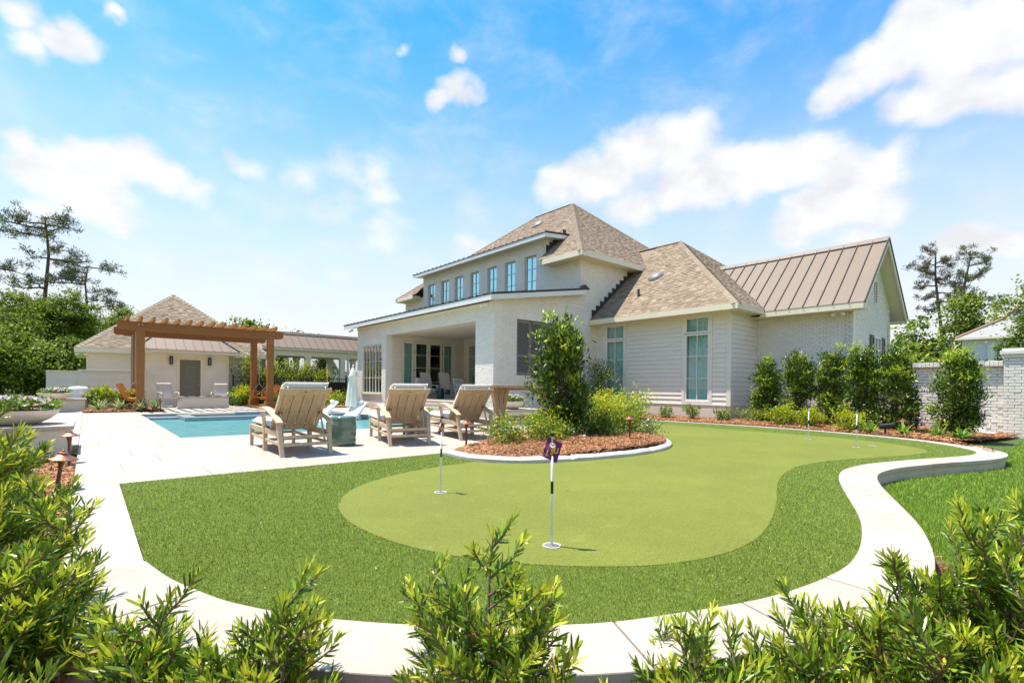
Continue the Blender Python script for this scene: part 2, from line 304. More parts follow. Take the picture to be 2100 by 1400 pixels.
def link(name, me, m, parent=None, smooth=False, bevel=0, local=False):
    o = bpy.data.objects.new(name, me); COL.objects.link(o)
    ms = m if isinstance(m, (list, tuple)) else [m]
    if not me.materials:
        for q in ms: me.materials.append(MATS[q])
    if smooth: me.polygons.foreach_set('use_smooth', [True]*len(me.polygons))
    if bevel:
        b = o.modifiers.new('bevel', 'BEVEL'); b.width = bevel; b.segments = 2; b.limit_method = 'ANGLE'
    if parent is not None:
        o.parent = parent; WLOC[o.name] = (0,0,0) if local else WLOC.get(parent.name, (0,0,0))
    return o
def tag(o, label=None, cat=None, group=None, kind=None):
    if label: o['label'] = label
    if cat: o['category'] = cat
    if group: o['group'] = group
    if kind: o['kind'] = kind
    return o
def thing(name, label, cat, loc=(0,0,0), rz=0, group=None):
    o = bpy.data.objects.new(name, None); COL.objects.link(o); o.location = loc; o.rotation_euler = (0,0,rz); o.empty_display_size = .2
    WLOC[o.name] = tuple(loc); return tag(o, label, cat, group)
def copy_tree(o, parent=None):
    c = o.copy(); COL.objects.link(c); c.parent = parent
    for ch in list(o.children): copy_tree(ch, c)
    return c
def part(name, m, parent, fn, **k):
    b = MB(); fn(b); return b.build(name, m, parent, **k)
def np_mesh(name, V, T, mi=None):                 # triangles (or quads) from numpy arrays
    me = bpy.data.meshes.new(name); V = np.asarray(V, np.float32); T = np.asarray(T, np.int32); k = T.shape[1]
    me.vertices.add(len(V)); me.vertices.foreach_set('co', V.ravel())
    me.loops.add(T.size); me.loops.foreach_set('vertex_index', T.ravel())
    me.polygons.add(len(T)); me.polygons.foreach_set('loop_start', np.arange(0, T.size, k, dtype=np.int32)); me.polygons.foreach_set('loop_total', np.full(len(T), k, np.int32))
    if mi is not None: me.polygons.foreach_set('material_index', np.asarray(mi, np.int32))
    me.update(calc_edges=True); return me
def nrm(a): return a / np.maximum(np.linalg.norm(a, axis=1, keepdims=True), 1e-9)
def inpoly(P, poly):
    x, y = P[:,0], P[:,1]; r = np.zeros(len(P), bool); n = len(poly); j = n-1
    for i in range(n):
        xi, yi = poly[i]; xj, yj = poly[j]
        c = ((yi > y) != (yj > y)) & (x < (xj-xi)*(y-yi)/((yj-yi) if abs(yj-yi) > 1e-12 else 1e-12) + xi); r ^= c; j = i
    return r
def leaf_tris(P, D, L, W, fold=.25, up=None, rng=RNG):         # diamond leaves, two triangles each
    n = len(P); D = nrm(D); U = rng.normal(size=(n,3)) if up is None else up + rng.normal(size=(n,3))*.45
    S = nrm(np.cross(D, U)); Nn = np.cross(S, D); L = np.broadcast_to(L, n)[:,None]; W = np.broadcast_to(W, n)[:,None]
    mid = P + D*L*.45 + Nn*W*fold
    V = np.stack([P, mid - S*W/2, mid + S*W/2, P + D*L], 1).reshape(-1,3)
    b = np.arange(n)[:,None]*4
    return V, np.concatenate([b+np.array([[0,2,3]]), b+np.array([[0,3,1]])], 1).reshape(-1,3)
def strap_tris(P, D, L, W, bend=.15, rng=RNG, up=None):        # long narrow leaves, four triangles each
    n = len(P); D = nrm(D); U = rng.normal(size=(n,3)) if up is None else up + rng.normal(size=(n,3))*.3
    S = nrm(np.cross(D, U)); Nn = np.cross(S, D); L = np.broadcast_to(L, n)[:,None]; W = np.broadcast_to(W, n)[:,None]; bd = np.broadcast_to(bend, n)[:,None]
    m1 = P + D*L*.26 + Nn*L*bd*.45; m2 = P + D*L*.74 + Nn*L*bd*.2; tip = P + D*L - Nn*L*bd*.3
    V = np.stack([P, m1-S*W*.5, m1+S*W*.5, m2-S*W*.44, m2+S*W*.44, tip], 1).reshape(-1,3)
    b = np.arange(n)[:,None]*6
    T = np.concatenate([b+np.array([[0,2,1]]), b+np.array([[1,2,4]]), b+np.array([[1,4,3]]), b+np.array([[3,4,5]])], 1).reshape(-1,3)
    return V, T
# ================================================================== GROUND, DECK, POOL, TURF
POOL = (1.38, 7.6, 11.43, 21.0)
def ground_z(x, y):
    d = math.hypot(x*.9, y-0.2); a = max(0.0, min(1.0, (4.6-d)/2.2)); z = -.17 - .21*a*a*(3-2*a)
    if x < -.05 and y > 2.5:
        z = max(z, -.17 + .10*min(1, (y-2.5)/2))
    return z
xs = sorted(set([-900,-400,-200,-120,-80,-60,-45,-36] + [round(-30+.5*i,3) for i in range(121)] + [36,45,60,80,120,200,400,900] + [POOL[0], POOL[1]]))
ys = sorted(set([-900,-400,-200,-100,-50,-25,-12,-8] + [round(-6+.5*i,3) for i in range(93)] + [45,52,60,80,120,200,400,900] + [POOL[2], POOL[3]]))
gv = [(x, y, ground_z(x, y)) for y in ys for x in xs]; gf = []
for j in range(len(ys)-1):
    for i in range(len(xs)-1):
        if xs[i] >= POOL[0]-1e-6 and xs[i+1] <= POOL[1]+1e-6 and ys[j] >= POOL[2]-1e-6 and ys[j+1] <= POOL[3]+1e-6: continue
        a = j*len(xs)+i; gf.append((a, a+1, a+1+len(xs), a+len(xs)))
b = MB(); b.v = gv; b.f = gf
tag(b.build('lawn', 'lawn', smooth=True), 'green lawn around the garden', kind='structure')

INNER = [(.27,3.6),(.29,3.48),(.35,3.17),(.41,2.99),(.51,2.7),(.6,2.54),(.69,2.38),(.84,2.18),(1.08,1.91),(1.33,1.69),(1.58,1.5),(1.79,1.36),(2.09,1.23),(2.37,1.11),(2.63,1.02),(2.93,.96),(3.32,.91),(3.64,.93),(4.06,1.0),(4.65,1.15),(5.22,1.35),(5.93,1.62),(6.51,1.83),(7.02,1.98),(7.5,2.07),(8.04,2.06),(8.56,1.98),(9.34,1.74),(10.19,1.42),(10.71,1.25),(11.2,1.18),(11.65,1.22),(12.1,1.4),(12.6,1.72),(13.05,2.15),(13.39,2.7),(13.66,3.45),(13.95,4.45),(14.1,5.6),(14.08,6.65),(14.0,7.83),(13.85,9.0),(13.4,10.2),(12.5,10.85),(11.4,11.05),(10.2,11.1)]
GREEN = [(10.79,1.75),(10.04,1.88),(9.17,2.19),(8.36,2.48),(7.51,2.58),(6.81,2.5),(6.14,2.34),(5.47,2.1),(4.82,1.85),(4.21,1.65),(3.71,1.52),(3.31,1.48),(3.0,1.51),(2.68,1.61),(2.45,1.73),(2.12,2.01),(1.84,2.34),(1.66,2.72),(1.58,3.0),(1.54,3.29),(1.53,3.65),(1.6,4.06),(1.72,4.36),(1.88,4.64),(2.08,4.89),(2.39,5.13),(2.86,5.36),(3.19,5.46),(3.7,5.55),(4.17,5.55),(5,6.3),(9.9,7.6),(10.3,10.2),(12.2,10.2),(12.75,8.6),(12.75,7.3),(12.6,6.09),(12.62,4.98),(12.58,4.0),(12.45,3.2),(12.1,2.5),(11.6,2.0),(11.2,1.8)]
KERB = [(4.28,6.42),(4.25,5.95),(4.3,5.55),(4.58,5.2),(4.98,4.97),(5.73,4.78),(6.48,4.69),(7.3,4.75),(7.9,4.96),(8.41,5.28),(8.99,5.85),(9.54,6.49)]
BED = KERB + [(9.8,7.1),(9.2,7.5),(7.9,7.75),(7.0,7.6),(6.13,7.2),(5.2,6.8)]
TURF = [(.26,6.6)] + INNER + [(10.2,7.4),(10.2,6.6)]
def resample(pts, step):
    P = np.array(pts, float); d = np.r_[0, np.cumsum(np.linalg.norm(np.diff(P, axis=0), axis=1))]
    n = max(2, int(round(d[-1]/step))+1); t = np.linspace(0, d[-1], n)
    return np.stack([np.interp(t, d, P[:,0]), np.interp(t, d, P[:,1])], 1)
def smooth_curve(pts, it=2):
    P = np.array(pts, float)
    for _ in range(it):
        Q = [P[0]]
        for a, c in zip(P[:-1], P[1:]): Q += [a*.75+c*.25, a*.25+c*.75]
        P = np.array(Q + [P[-1]])
    return P
def offset(P, d):
    T = np.gradient(P, axis=0); T /= np.linalg.norm(T, axis=1, keepdims=True); N = np.stack([T[:,1], -T[:,0]], 1); return P + N*d
inner = resample(smooth_curve(INNER), .1); outer = offset(inner, .38)
TURFP = [(.26,6.6)] + [tuple(p) for p in inner[::2]] + [(10.2,7.4),(10.2,6.6)]
greenp = smooth_curve(GREEN + GREEN[:1], 2)
GREENP = [tuple(p) for p in greenp[::1]]
kin = resample(smooth_curve(KERB), .08)
BEDP = [tuple(p) for p in kin] + BED[len(KERB):]

def fillpoly(name, poly, z, m, kind='structure', label=None, zf=None):
    import bmesh
    bm = bmesh.new(); vs = [bm.verts.new((x, y, z if zf is None else zf(x, y))) for x, y in poly]; f = bm.faces.new(vs); bmesh.ops.triangulate(bm, faces=[f])
    bmesh.ops.recalc_face_normals(bm, faces=bm.faces)
    if bm.faces[:] and sum(q.normal.z for q in bm.faces) < 0: bmesh.ops.reverse_faces(bm, faces=bm.faces)
    me = bpy.data.meshes.new(name); bm.to_mesh(me); bm.free(); o = link(name, me, m); return tag(o, label, None, None, kind)
turf = fillpoly('turf_fringe', TURFP, -.004, 'turf_base', label='longer dark green artificial turf around the putting green')
pg = fillpoly('putting_green', GREENP, -.001, 'green', label='smooth yellow green putting surface with an hourglass outline')

# ---- blades
def blades(name, poly, N, h, w, ref, m, parent=None, excl=(), zf=None, kind='stuff', label=None, lim=40, zoff=0):
    P0 = np.array(poly); lo, hi = P0.min(0), P0.max(0)
    P = lo + RNG.random((N,2))*(hi-lo); t = np.hypot(P[:,0], P[:,1])
    keep = (RNG.random(N) < np.minimum(1, (ref/np.maximum(t, .1))**2)) & (t < lim); P = P[keep]
    P = P[inpoly(P, poly)]
    for e in excl: P = P[~inpoly(P, e)]
    n = len(P); t = np.hypot(P[:,0], P[:,1]); s = np.clip(t/ref, 1, 2.6)**.75
    z = np.zeros(n)+zoff if zf is None else np.array([zf(x, y) for x, y in P])
    B = np.column_stack([P, z]); a = RNG.random(n)*2*math.pi; S = np.column_stack([np.cos(a), np.sin(a), np.zeros(n)])*(w*s*(.6+.8*RNG.random(n)))[:,None]/2
    tl = RNG.random(n)*1.15; a2 = RNG.random(n)*2*math.pi; hh = h*(.55+.7*RNG.random(n))*np.minimum(s, 1.25)
    tip = B + np.column_stack([np.cos(a2)*np.sin(tl), np.sin(a2)*np.sin(tl), np.cos(tl)])*hh[:,None]
    V = np.stack([B-S, B+S, tip], 1).reshape(-1,3); T = np.arange(3*n).reshape(-1,3)
    o = link(name, np_mesh(name, V, T), m, parent); return tag(o, label, None, None, kind)
gl_near = [tuple(p) for p in greenp[::1]]
blades('turf_blades', TURFP, 4200000, .0165, .0032, 2.7, 'turf_blade', turf, excl=(GREENP, BEDP), zoff=-.006)
LAWNR = [(5.3,.95),(6.6,1.4),(7.4,1.66),(8.6,1.55),(10.3,.98),(11.2,.75),(12.1,.95),(13.1,1.35),(14.6,1.0),(18.6,1.0),(18.6,-3),(9,-5),(4.2,-1.5),(3.9,.3)]
blades('lawn_grass', LAWNR, 1500000, .045, .006, 4.6, 'grass_blade', None, zf=lambda x, y: ground_z(x, y), label='short bright green lawn grass beyond the stone kerb', lim=17)
blades('lawn_grass', [(-9,9),(-1.45,9),(-1.6,26),(-9,26)], 220000, .06, .012, 9, 'grass_blade', None, zf=lambda x, y: ground_z(x, y), label='lawn grass left of the flower bowls', lim=30)

# ---- coping stones along the turf edge
kc = tag(thing('turf_kerb', 'pale limestone kerb curving round the turf', 'kerb'), kind='structure'); del kc['category']
i0 = 0; n = len(inner)
while i0 < n-1:
    i1 = min(n-1, i0 + 7); far = inner[i0][0] > 12.2 and inner[i0][1] > 1.5
    w = .38 if not far else .25
    seg_i = inner[i0:i1+1]; seg_o = offset(inner, w)[i0:i1+1]
    T0 = (seg_i[1]-seg_i[0]); T0 /= np.linalg.norm(T0); T1 = (seg_i[-1]-seg_i[-2]); T1 /= np.linalg.norm(T1)
    si = seg_i.copy(); so_ = seg_o.copy(); g = .0045
    si[0] += T0*g; so_[0] += T0*g; si[-1] -= T1*g; so_[-1] -= T1*g
    poly = [tuple(p) for p in si] + [tuple(p) for p in so_[::-1]]
    zt = .012 + random.uniform(-.002, .002)
    st = MB().prism(poly, zt-.055, zt).build('coping_stone', 'limestone', kc, bevel=.006)
    oi = offset(inner, w-.035)[i0:i1+1]; ii = offset(inner, .05)[i0:i1+1]
    MB().prism([tuple(p) for p in ii] + [tuple(p) for p in oi[::-1]], -.5, zt-.055).build('kerb_wall', 'limestone_edge', st)
    i0 = i1
# ---- deck tiles
dk = tag(thing('pool_deck', 'pale limestone paving round the pool', 'deck'), kind='structure'); del dk['category']
part('mortar_bed', 'joint', dk, lambda q: (q.box(-.1,POOL[0],6.61,22.2,-.2,-.012), q.box(POOL[1],10.2,6.61,22.2,-.2,-.012), q.box(POOL[0],POOL[1],6.61,POOL[2],-.2,-.012), q.box(POOL[0],POOL[1],POOL[3],22.2,-.2,-.012)))
def rows(a, c, n): return [(a+(c-a)*i/n, a+(c-a)*(i+1)/n) for i in range(n)]
allrows = rows(6.6, POOL[2], 6) + rows(POOL[2], POOL[3], 12) + rows(POOL[3], 22.2, 2)
tile_cache = {}
for r, (ya, yb) in enumerate(allrows):
    x = -.1 - (1.22*.5 if r % 2 else 0) - (r % 3)*.17
    while x < 10.2:
        spans = [(max(x, -.1), min(x+1.22, 10.2))]
        if ya >= POOL[2]-1e-3 and yb <= POOL[3]+1e-3:
            s2 = []
            for a_, c_ in spans: s2 += [(a_, min(c_, POOL[0]+.015)), (max(a_, POOL[1]-.015), c_)]
            spans = s2
        for a_, c_ in spans:
            if c_-a_ < .04: continue
            key = (round(c_-a_, 2), round(yb-ya, 3))
            if key not in tile_cache:
                q = MB(); w2, h2 = (c_-a_)/2-.0024, (yb-ya)/2-.0024; e = .004
                q.add([(-w2,-h2,-.05),(w2,-h2,-.05),(w2,h2,-.05),(-w2,h2,-.05),(-w2,-h2,-e),(w2,-h2,-e),(w2,h2,-e),(-w2,h2,-e),(-w2+e,-h2+e,0),(w2-e,-h2+e,0),(w2-e,h2-e,0),(-w2+e,h2-e,0)],
                      [(0,1,5,4),(1,2,6,5),(2,3,7,6),(3,0,4,7),(4,5,9,8),(5,6,10,9),(6,7,11,10),(7,4,8,11),(8,9,10,11)])
                me = bpy.data.meshes.new('paving_tile'); me.from_pydata(q.v, [], q.f); me.materials.append(MATS['limestone']); tile_cache[key] = me
            o = bpy.data.objects.new('paving_tile', tile_cache[key]); COL.objects.link(o); o.parent = dk
            o.location = ((a_+c_)/2, (ya+yb)/2, random.uniform(-.0015, .0015)); o.rotation_euler = (random.uniform(-.001,.001), random.uniform(-.001,.001), 0)
        x += 1.22
part('far_paving', 'limestone', dk, lambda q: (q.box(2.25,5.75,22.203,28.45,-.2,.0), q.box(5.75,10.2,22.203,22.75,-.2,.0), q.box(-.1,2.25,22.203,22.75,-.2,0), q.box(-1.6,-.105,11.2,23.9,-.2,-.001)))
part('side_strip', 'limestone', dk, lambda q: (q.box(-.1,.262,3.3,6.598,-.3,.004), q.hexa([(-.1,2.78,-.3),(.0,2.55,-.3),(.27,2.6,-.3),(.262,3.298,-.3),(-.1,2.78,.002),(.0,2.55,.002),(.27,2.6,.002),(.262,3.298,.002)]), q.add([(-.1,2.78,.003),(.262,3.297,.003),(-.1,3.297,.003)], [(0,1,2)])), recalc=True)
part('side_strip_joint', 'joint', dk, lambda q: q.box(-.1,.262,6.5985,6.6085,-.3,-.008))

# ---- pool
pl = tag(thing('swimming_pool', 'turquoise swimming pool with grey tiled edge', 'pool', (POOL[0],POOL[2],0)), kind='structure'); del pl['category']
x0,x1,y0,y1 = POOL
part('basin', 'pool_plaster', pl, lambda q: q.add([(x0,y0,-1.15),(x1,y0,-1.15),(x1,18.9,-1.15),(x0,18.9,-1.15),(x0,y0,-.27),(x1,y0,-.27),(x1,18.9,-.27),(x0,18.9,-.27)], [(0,1,2,3),(0,4,5,1),(1,5,6,2),(2,6,7,3),(3,7,4,0)]), recalc=False)
part('ledge_floor', 'pool_plaster', pl, lambda q: q.box(2.75,x1,19.25,y1,-.6,-.30))
for k, (a_, c_, z_) in enumerate(((18.9,19.6,-.34),(19.6,20.3,-.20),(20.3,21.0,-.10))): part('pool_step', 'pool_tile', pl, lambda q: q.box(x0,2.4,a_,c_,-1.0,z_))
part('dam_wall', 'pool_tile', pl, lambda q: (q.box(2.4,x1,18.9,19.25,-1.15,-.035), q.box(2.4,2.75,19.25,y1,-1.15,-.035)), bevel=.01)
part('dam_cap', 'limestone', pl, lambda q: q.box(2.75,4.2,20.6,y1-.003,-.3,-.02))
def tiles_along(p, qx, nrm_, n):
    P = Vector(p); Q = Vector(qx)
    for i in range(n):
        a_ = P + (Q-P)*(i/n); c_ = P + (Q-P)*((i+1)/n); d = (c_-a_).normalized()*.002
        a_ = a_+d; c_ = c_-d; N_ = Vector(nrm_)*.012
        MB().hexa([a_+Vector((0,0,-.30)), c_+Vector((0,0,-.30)), c_+N_+Vector((0,0,-.30)), a_+N_+Vector((0,0,-.30)), a_+Vector((0,0,-.045)), c_+Vector((0,0,-.045)), c_+N_+Vector((0,0,-.045)), a_+N_+Vector((0,0,-.045))]).build('waterline_tile', 'pool_tile', pl)
tiles_along((x0,y0,0),(x0,y1,0),(1,0,0),16); tiles_along((x0+.02,y1,0),(x1-.02,y1,0),(0,-1,0),14); tiles_along((x0+.02,y0,0),(x1-.02,y0,0),(0,1,0),12); tiles_along((x1,y0,0),(x1,y1,0),(-1,0,0),14)
def water_mat():
    m = bpy.data.materials.new('water'); m.use_nodes = True; t = m.node_tree; t.nodes.clear(); L = t.links.new; N = t.nodes.new
    g = N('ShaderNodeNewGeometry'); n1_ = N('ShaderNodeTexNoise'); n1_.inputs['Scale'].default_value = 2.2; n1_.inputs['Detail'].default_value = 5; n1_.inputs['Distortion'].default_value = .8; L(g.outputs['Position'], n1_.inputs['Vector'])
    cr = N('ShaderNodeMix'); cr.data_type = 'RGBA'; L(n1_.outputs[0], cr.inputs[0]); cr.inputs[6].default_value = (.10,.30,.32,1); cr.inputs[7].default_value = (.22,.50,.50,1)
    df = N('ShaderNodeBsdfDiffuse'); L(cr.outputs[2], df.inputs[0]); tr = N('ShaderNodeBsdfTransparent'); tr.inputs[0].default_value = (.45,.85,.86,1)
    m1 = N('ShaderNodeMixShader'); m1.inputs[0].default_value = .62; L(tr.outputs[0], m1.inputs[1]); L(df.outputs[0], m1.inputs[2])
    n2_ = N('ShaderNodeTexNoise'); n2_.inputs['Scale'].default_value = 3.2; n2_.inputs['Detail'].default_value = 4; L(g.outputs['Position'], n2_.inputs['Vector'])
    bp_ = N('ShaderNodeBump'); bp_.inputs['Strength'].default_value = .5; bp_.inputs['Distance'].default_value = .08; L(n2_.outputs[0], bp_.inputs['Height'])
    gl_ = N('ShaderNodeBsdfGlossy'); gl_.inputs['Roughness'].default_value = .04; L(bp_.outputs[0], gl_.inputs['Normal']); fr = N('ShaderNodeFresnel'); fr.inputs[0].default_value = 1.33; L(bp_.outputs[0], fr.inputs['Normal'])
    mu = N('ShaderNodeMath'); mu.operation = 'MULTIPLY'; mu.inputs[1].default_value = .45; L(fr.outputs[0], mu.inputs[0])
    m2 = N('ShaderNodeMixShader'); L(mu.outputs[0], m2.inputs[0]); L(m1.outputs[0], m2.inputs[1]); L(gl_.outputs[0], m2.inputs[2]); o_ = N('ShaderNodeOutputMaterial'); L(m2.outputs[0], o_.inputs[0]); MATS['water'] = m
water_mat()
part('water', 'water', pl, lambda q: q.add([(x0+.005,y0+.005,-.165),(x1-.005,y0+.005,-.165),(x1-.005,y1-.005,-.165),(x0+.005,y1-.005,-.165)], [(0,1,2,3)]), recalc=False)

# ---- mulch beds
def straw(parent, poly, N, zf, lim=40, ref=5.0, Ls=(.07,.19), w=.0035):
    P0 = np.array(poly); lo, hi = P0.min(0), P0.max(0); P = lo + RNG.random((N,2))*(hi-lo); P = P[inpoly(P, poly)]
    t = np.hypot(P[:,0], P[:,1]); P = P[RNG.random(len(P)) < np.minimum(1, (ref/np.maximum(t,.2))**1.3)]; n = len(P); t = np.hypot(P[:,0], P[:,1])
    z = np.array([zf(x, y) for x, y in P]) + RNG.random(n)*.035
    a = RNG.random(n)*2*math.pi; L = (Ls[0]+RNG.random(n)*(Ls[1]-Ls[0])); tl = RNG.normal(size=n)*.22
    D = np.column_stack([np.cos(a)*np.cos(tl), np.sin(a)*np.cos(tl), np.sin(tl)]); B = np.column_stack([P, z]) - D*L[:,None]*.5
    S = np.column_stack([-np.sin(a), np.cos(a), np.zeros(n)])*(w*np.clip(t/4, 1, 3))[:,None]; bow = S*RNG.normal(size=n)[:,None]*5; bow[:,2] += .01
    M_ = B + D*L[:,None]*.5 + bow; E_ = B + D*L[:,None]
    V = np.stack([B-S, B+S, M_+S, M_-S, E_], 1).reshape(-1,3); b_ = np.arange(n)[:,None]*5
    T = np.concatenate([b_+[[0,1,2]], b_+[[0,2,3]], b_+[[3,2,4]]], 1).reshape(-1,3)
    tag(link('pine_straw', np_mesh('pine_straw', V, T), 'pine_straw', parent), kind='stuff')
def bed(label, poly, N, zbase=.03, crown=.0, c=None, r=1, zf=None, **k):
    f = zf or (lambda x, y: zbase + (crown*max(0, 1-((x-c[0])**2+(y-c[1])**2)/r**2) if crown else 0))
    P0 = np.array(poly); lo, hi = P0.min(0), P0.max(0); st = .18
    gx = np.arange(lo[0], hi[0]+st, st); gy = np.arange(lo[1], hi[1]+st, st); q = MB()
    for i in range(len(gx)-1):
        for j in range(len(gy)-1):
            cc = [(gx[i],gy[j]),(gx[i+1],gy[j]),(gx[i+1],gy[j+1]),(gx[i],gy[j+1])]
            if inpoly(np.array(cc), poly).all(): q.add([(x, y, f(x, y)) for x, y in cc], [(0,1,2,3)])
    import bmesh
    o = fillpoly('mulch_bed', poly, 0, 'mulch_base', label=label, zf=lambda x, y: f(x, y)-.012)
    q.build('mulch_mound', 'mulch_base', o, smooth=True); straw(o, poly, N, f, **k); return o
bed('pine straw bed under the big shrub beside the putting green', BEDP, 60000, .035, .10, (7,6.2), 2.6, ref=8)
HB = [tuple(p) for p in offset(inner, .24)[130:]]
hb = [p for p in HB if p[0] > 10.1]
HOUSEBED = hb + [(10.3,13.7),(16.6,13.7),(16.6,7.9),(18.6,7.9),(18.6,1.15),(17.5,1.25),(15.5,1.6),(14.2,2.1)]
bed('pine straw bed along the house and brick wall', HOUSEBED, 120000, .02, ref=8, zf=lambda x, y: .02 if x < 14.6 or y > 3.4 else .02-.10*min(1, (3.4-y)/1.6), lim=30)
LEFTBED = [(-4.5,3.0),(-4.5,9.3),(-.105,9.3),(-.105,2.8),(-.6,2.3)]
bed('pine straw bed along the left edge of the deck', LEFTBED, 30000, -.045, ref=5)
NEARBED = [(-4.5,3.0),(-.7,2.3),(-.1,2.7)] + [tuple(p) for p in offset(inner, .36)[10:58]] + [(3.6,-.6),(3.2,-1.5),(-2.5,-1.5)]
bed('pine straw bed in front of the kerb in the foreground', NEARBED, 40000, zf=lambda x, y: ground_z(x, y)+.03, ref=3)
bed('pine straw bed round the left pergola posts', [(-.08,22.75),(2.24,22.75),(2.24,28.0),(-.08,28.0)], 14000, .03, ref=14, w=.0045)
bed('pine straw bed round the right pergola posts and along the fence', [(5.76,22.76),(10.9,22.76),(10.9,27.9),(5.76,27.9)], 20000, .03, ref=14, w=.0045)

# ---- white concrete edging of the big bed
ke = tag(thing('bed_edging', 'white concrete edging round the bed with the big shrub', 'edging'), kind='structure'); del ke['category']
ko = offset(kin, .14); cuts = [0, 26, 47, 66, len(kin)-1]
for a_, c_ in zip(cuts, cuts[1:]):
    q = MB(); A = kin[a_:c_+1]; B_ = ko[a_:c_+1]; prof = [(0,.0),(0,.055),(.25,.078),(.75,.07),(1,.04),(1,.0)]
    m_ = len(prof); b0 = 0
    for i, (p, o_) in enumerate(zip(A, B_)):
        sh = .004 if i in (0, len(A)-1) else 0
        for f_, z_ in prof: q.v.append((p[0]+(o_[0]-p[0])*f_, p[1]+(o_[1]-p[1])*f_, z_ - (sh*3 if z_ > .03 else 0) + .003*math.sin(i*.7+a_)))
    for i in range(len(A)-1):
        for k in range(m_-1): q.f.append((i*m_+k, i*m_+k+1, (i+1)*m_+k+1, (i+1)*m_+k))
    q.f.append(tuple(range(m_))); q.f.append(tuple(reversed(range((len(A)-1)*m_, len(A)*m_))))
    q.build('edging_stone', 'concrete_white', ke)

# ---- fallen needles and bits blown over turf, green and kerb
def debris(N, seed):
    rg = np.random.default_rng(seed); P = np.column_stack([rg.random(N)*11+.3, rg.random(N)*7+.5]); P = P[inpoly(P, TURFP)]; P = P[~inpoly(P, BEDP)]; n = len(P)
    a = rg.random(n)*6.28; D = np.column_stack([np.cos(a), np.sin(a), np.zeros(n)+.06]); B = np.column_stack([P, np.full(n, .004)]); L = .015+.045*rg.random(n)**2
    V, T = leaf_tris(B, D, L, .003+.005*rg.random(n), .3, np.array([[0,0,1.]]), rg); tag(link('fallen_needles', np_mesh('fallen_needles', V, T), 'pine_straw_pale'), 'scattered dry needles and leaf bits on the turf', kind='stuff')
mat('pine_straw_pale', (.20,.12,.05), .8, island=.4, alt=(.46,.36,.20))
debris(170, 77)
# ================================================================== BUILDINGS
def bricks_mesh(parent, axis, c, u0, u1, z0, z1, openings=(), top=None, soldiers=(), m='brick', L=.213, H=.0745, rough=.65, seed=1, bot=None):
    """real bricks on a wall facing -X (axis X, u = y) or -Y (axis Y, u = x)"""
    rg = np.random.default_rng(seed); V = []; F = []
    def put(a, b_, zl, zh):
        j = .0045; a += j; b_ -= j; zl += j; zh -= j
        if b_-a < .02: return
        pr = .004 + rg.random()*.007*rough; dl, dr = rg.normal(0, .0016*rough, 2); zs = rg.normal(0, .0015*rough, 4); ch = .003
        base = len(V)
        fr = [(a+ch,zl+ch+zs[0],-pr-dl),(b_-ch,zl+ch+zs[1],-pr-dr),(b_-ch,zh-ch+zs[2],-pr-dr+.001),(a+ch,zh-ch+zs[3],-pr-dl+.001)]
        bk = [(a,zl,.012),(b_,zl,.012),(b_,zh,.012),(a,zh,.012)]
        for u, z, d in fr+bk: V.append((c+d, u, z) if axis == 'X' else (u, c+d, z))
        q = [(0,1,2,3),(4,5,1,0),(5,6,2,1),(6,7,3,2),(7,4,0,3)]
        for f in q: F.append(tuple(base+i for i in (f if axis == 'Y' else f[::-1])))
    k = 0; z = z0
    blocked = list(openings) + list(soldiers)
    while z + H <= z1 + .02:
        u = u0 - (L/2 if k % 2 else 0) - .0
        while u < u1 - .01:
            spans = [(max(u, u0), min(u+L, u1))]
            zm = z + H/2
            for (a, b_, za, zb) in blocked:
                if za < zm < zb:
                    ns = []
                    for s, e in spans:
                        if e <= a or s >= b_: ns.append((s, e))
                        else:
                            if s < a: ns.append((s, a))
                            if e > b_: ns.append((b_, e))
                    spans = ns
            for s, e in spans:
                if e-s < .03: continue
                if top is not None and z + H > min(top(s), top(e)) + .02: continue
                put(s, e, z, z+H)
            u += L
        z += H; k += 1
    for (a, b_, za, zb) in soldiers:
        n = int((b_-a)/H)
        for i in range(n): put(a+(b_-a)*i/n, a+(b_-a)*(i+1)/n, za, zb)
    me = bpy.data.meshes.new('bricks'); off = WLOC.get(parent.name, (0,0,0))
    me.from_pydata([(x-off[0], y-off[1], z_-off[2]) for x, y, z_ in V], [], F); me.update()
    return tag(link('bricks', me, m, parent), kind='stuff')
def wall(parent, axis, c, u0, u1, z0, z1, openings=(), thick=.25, m='mortar', top=None, bricks=True, soldiers=(), bm_='brick', seed=1, name='wall', **kw):
    q = MB(); us = sorted(set([u0, u1] + [v for o in openings for v in o[:2] if u0 < v < u1])); zs = sorted(set([z0, z1] + [v for o in openings for v in o[2:] if z0 < v < z1]))
    f = .012 if bricks else 0
    for a, b_ in zip(us, us[1:]):
        for za, zb in zip(zs, zs[1:]):
            um, zm = (a+b_)/2, (za+zb)/2
            if any(o[0] < um < o[1] and o[2] < zm < o[3] for o in openings): continue
            ta = tb = zb
            if top is not None and zb == zs[-1]: ta, tb = top(a), top(b_)
            if axis == 'X': q.hexa([(c+f,a,za),(c+thick,a,za),(c+thick,b_,za),(c+f,b_,za),(c+f,a,ta),(c+thick,a,ta),(c+thick,b_,tb),(c+f,b_,tb)])
            else: q.hexa([(a,c+f,za),(b_,c+f,za),(b_,c+thick,za),(a,c+thick,za),(a,c+f,ta),(b_,c+f,tb),(b_,c+thick,tb),(a,c+thick,ta)])
    w = q.build(name, m, parent)
    if bricks: bricks_mesh(w, axis, c, u0, u1, z0, z1 if top is None else max(top(u0), top(u1), max(top(u0+(u1-u0)*i/10) for i in range(11))), openings, top, soldiers, bm_, seed=seed, **kw)
    return w
BOARD = {}
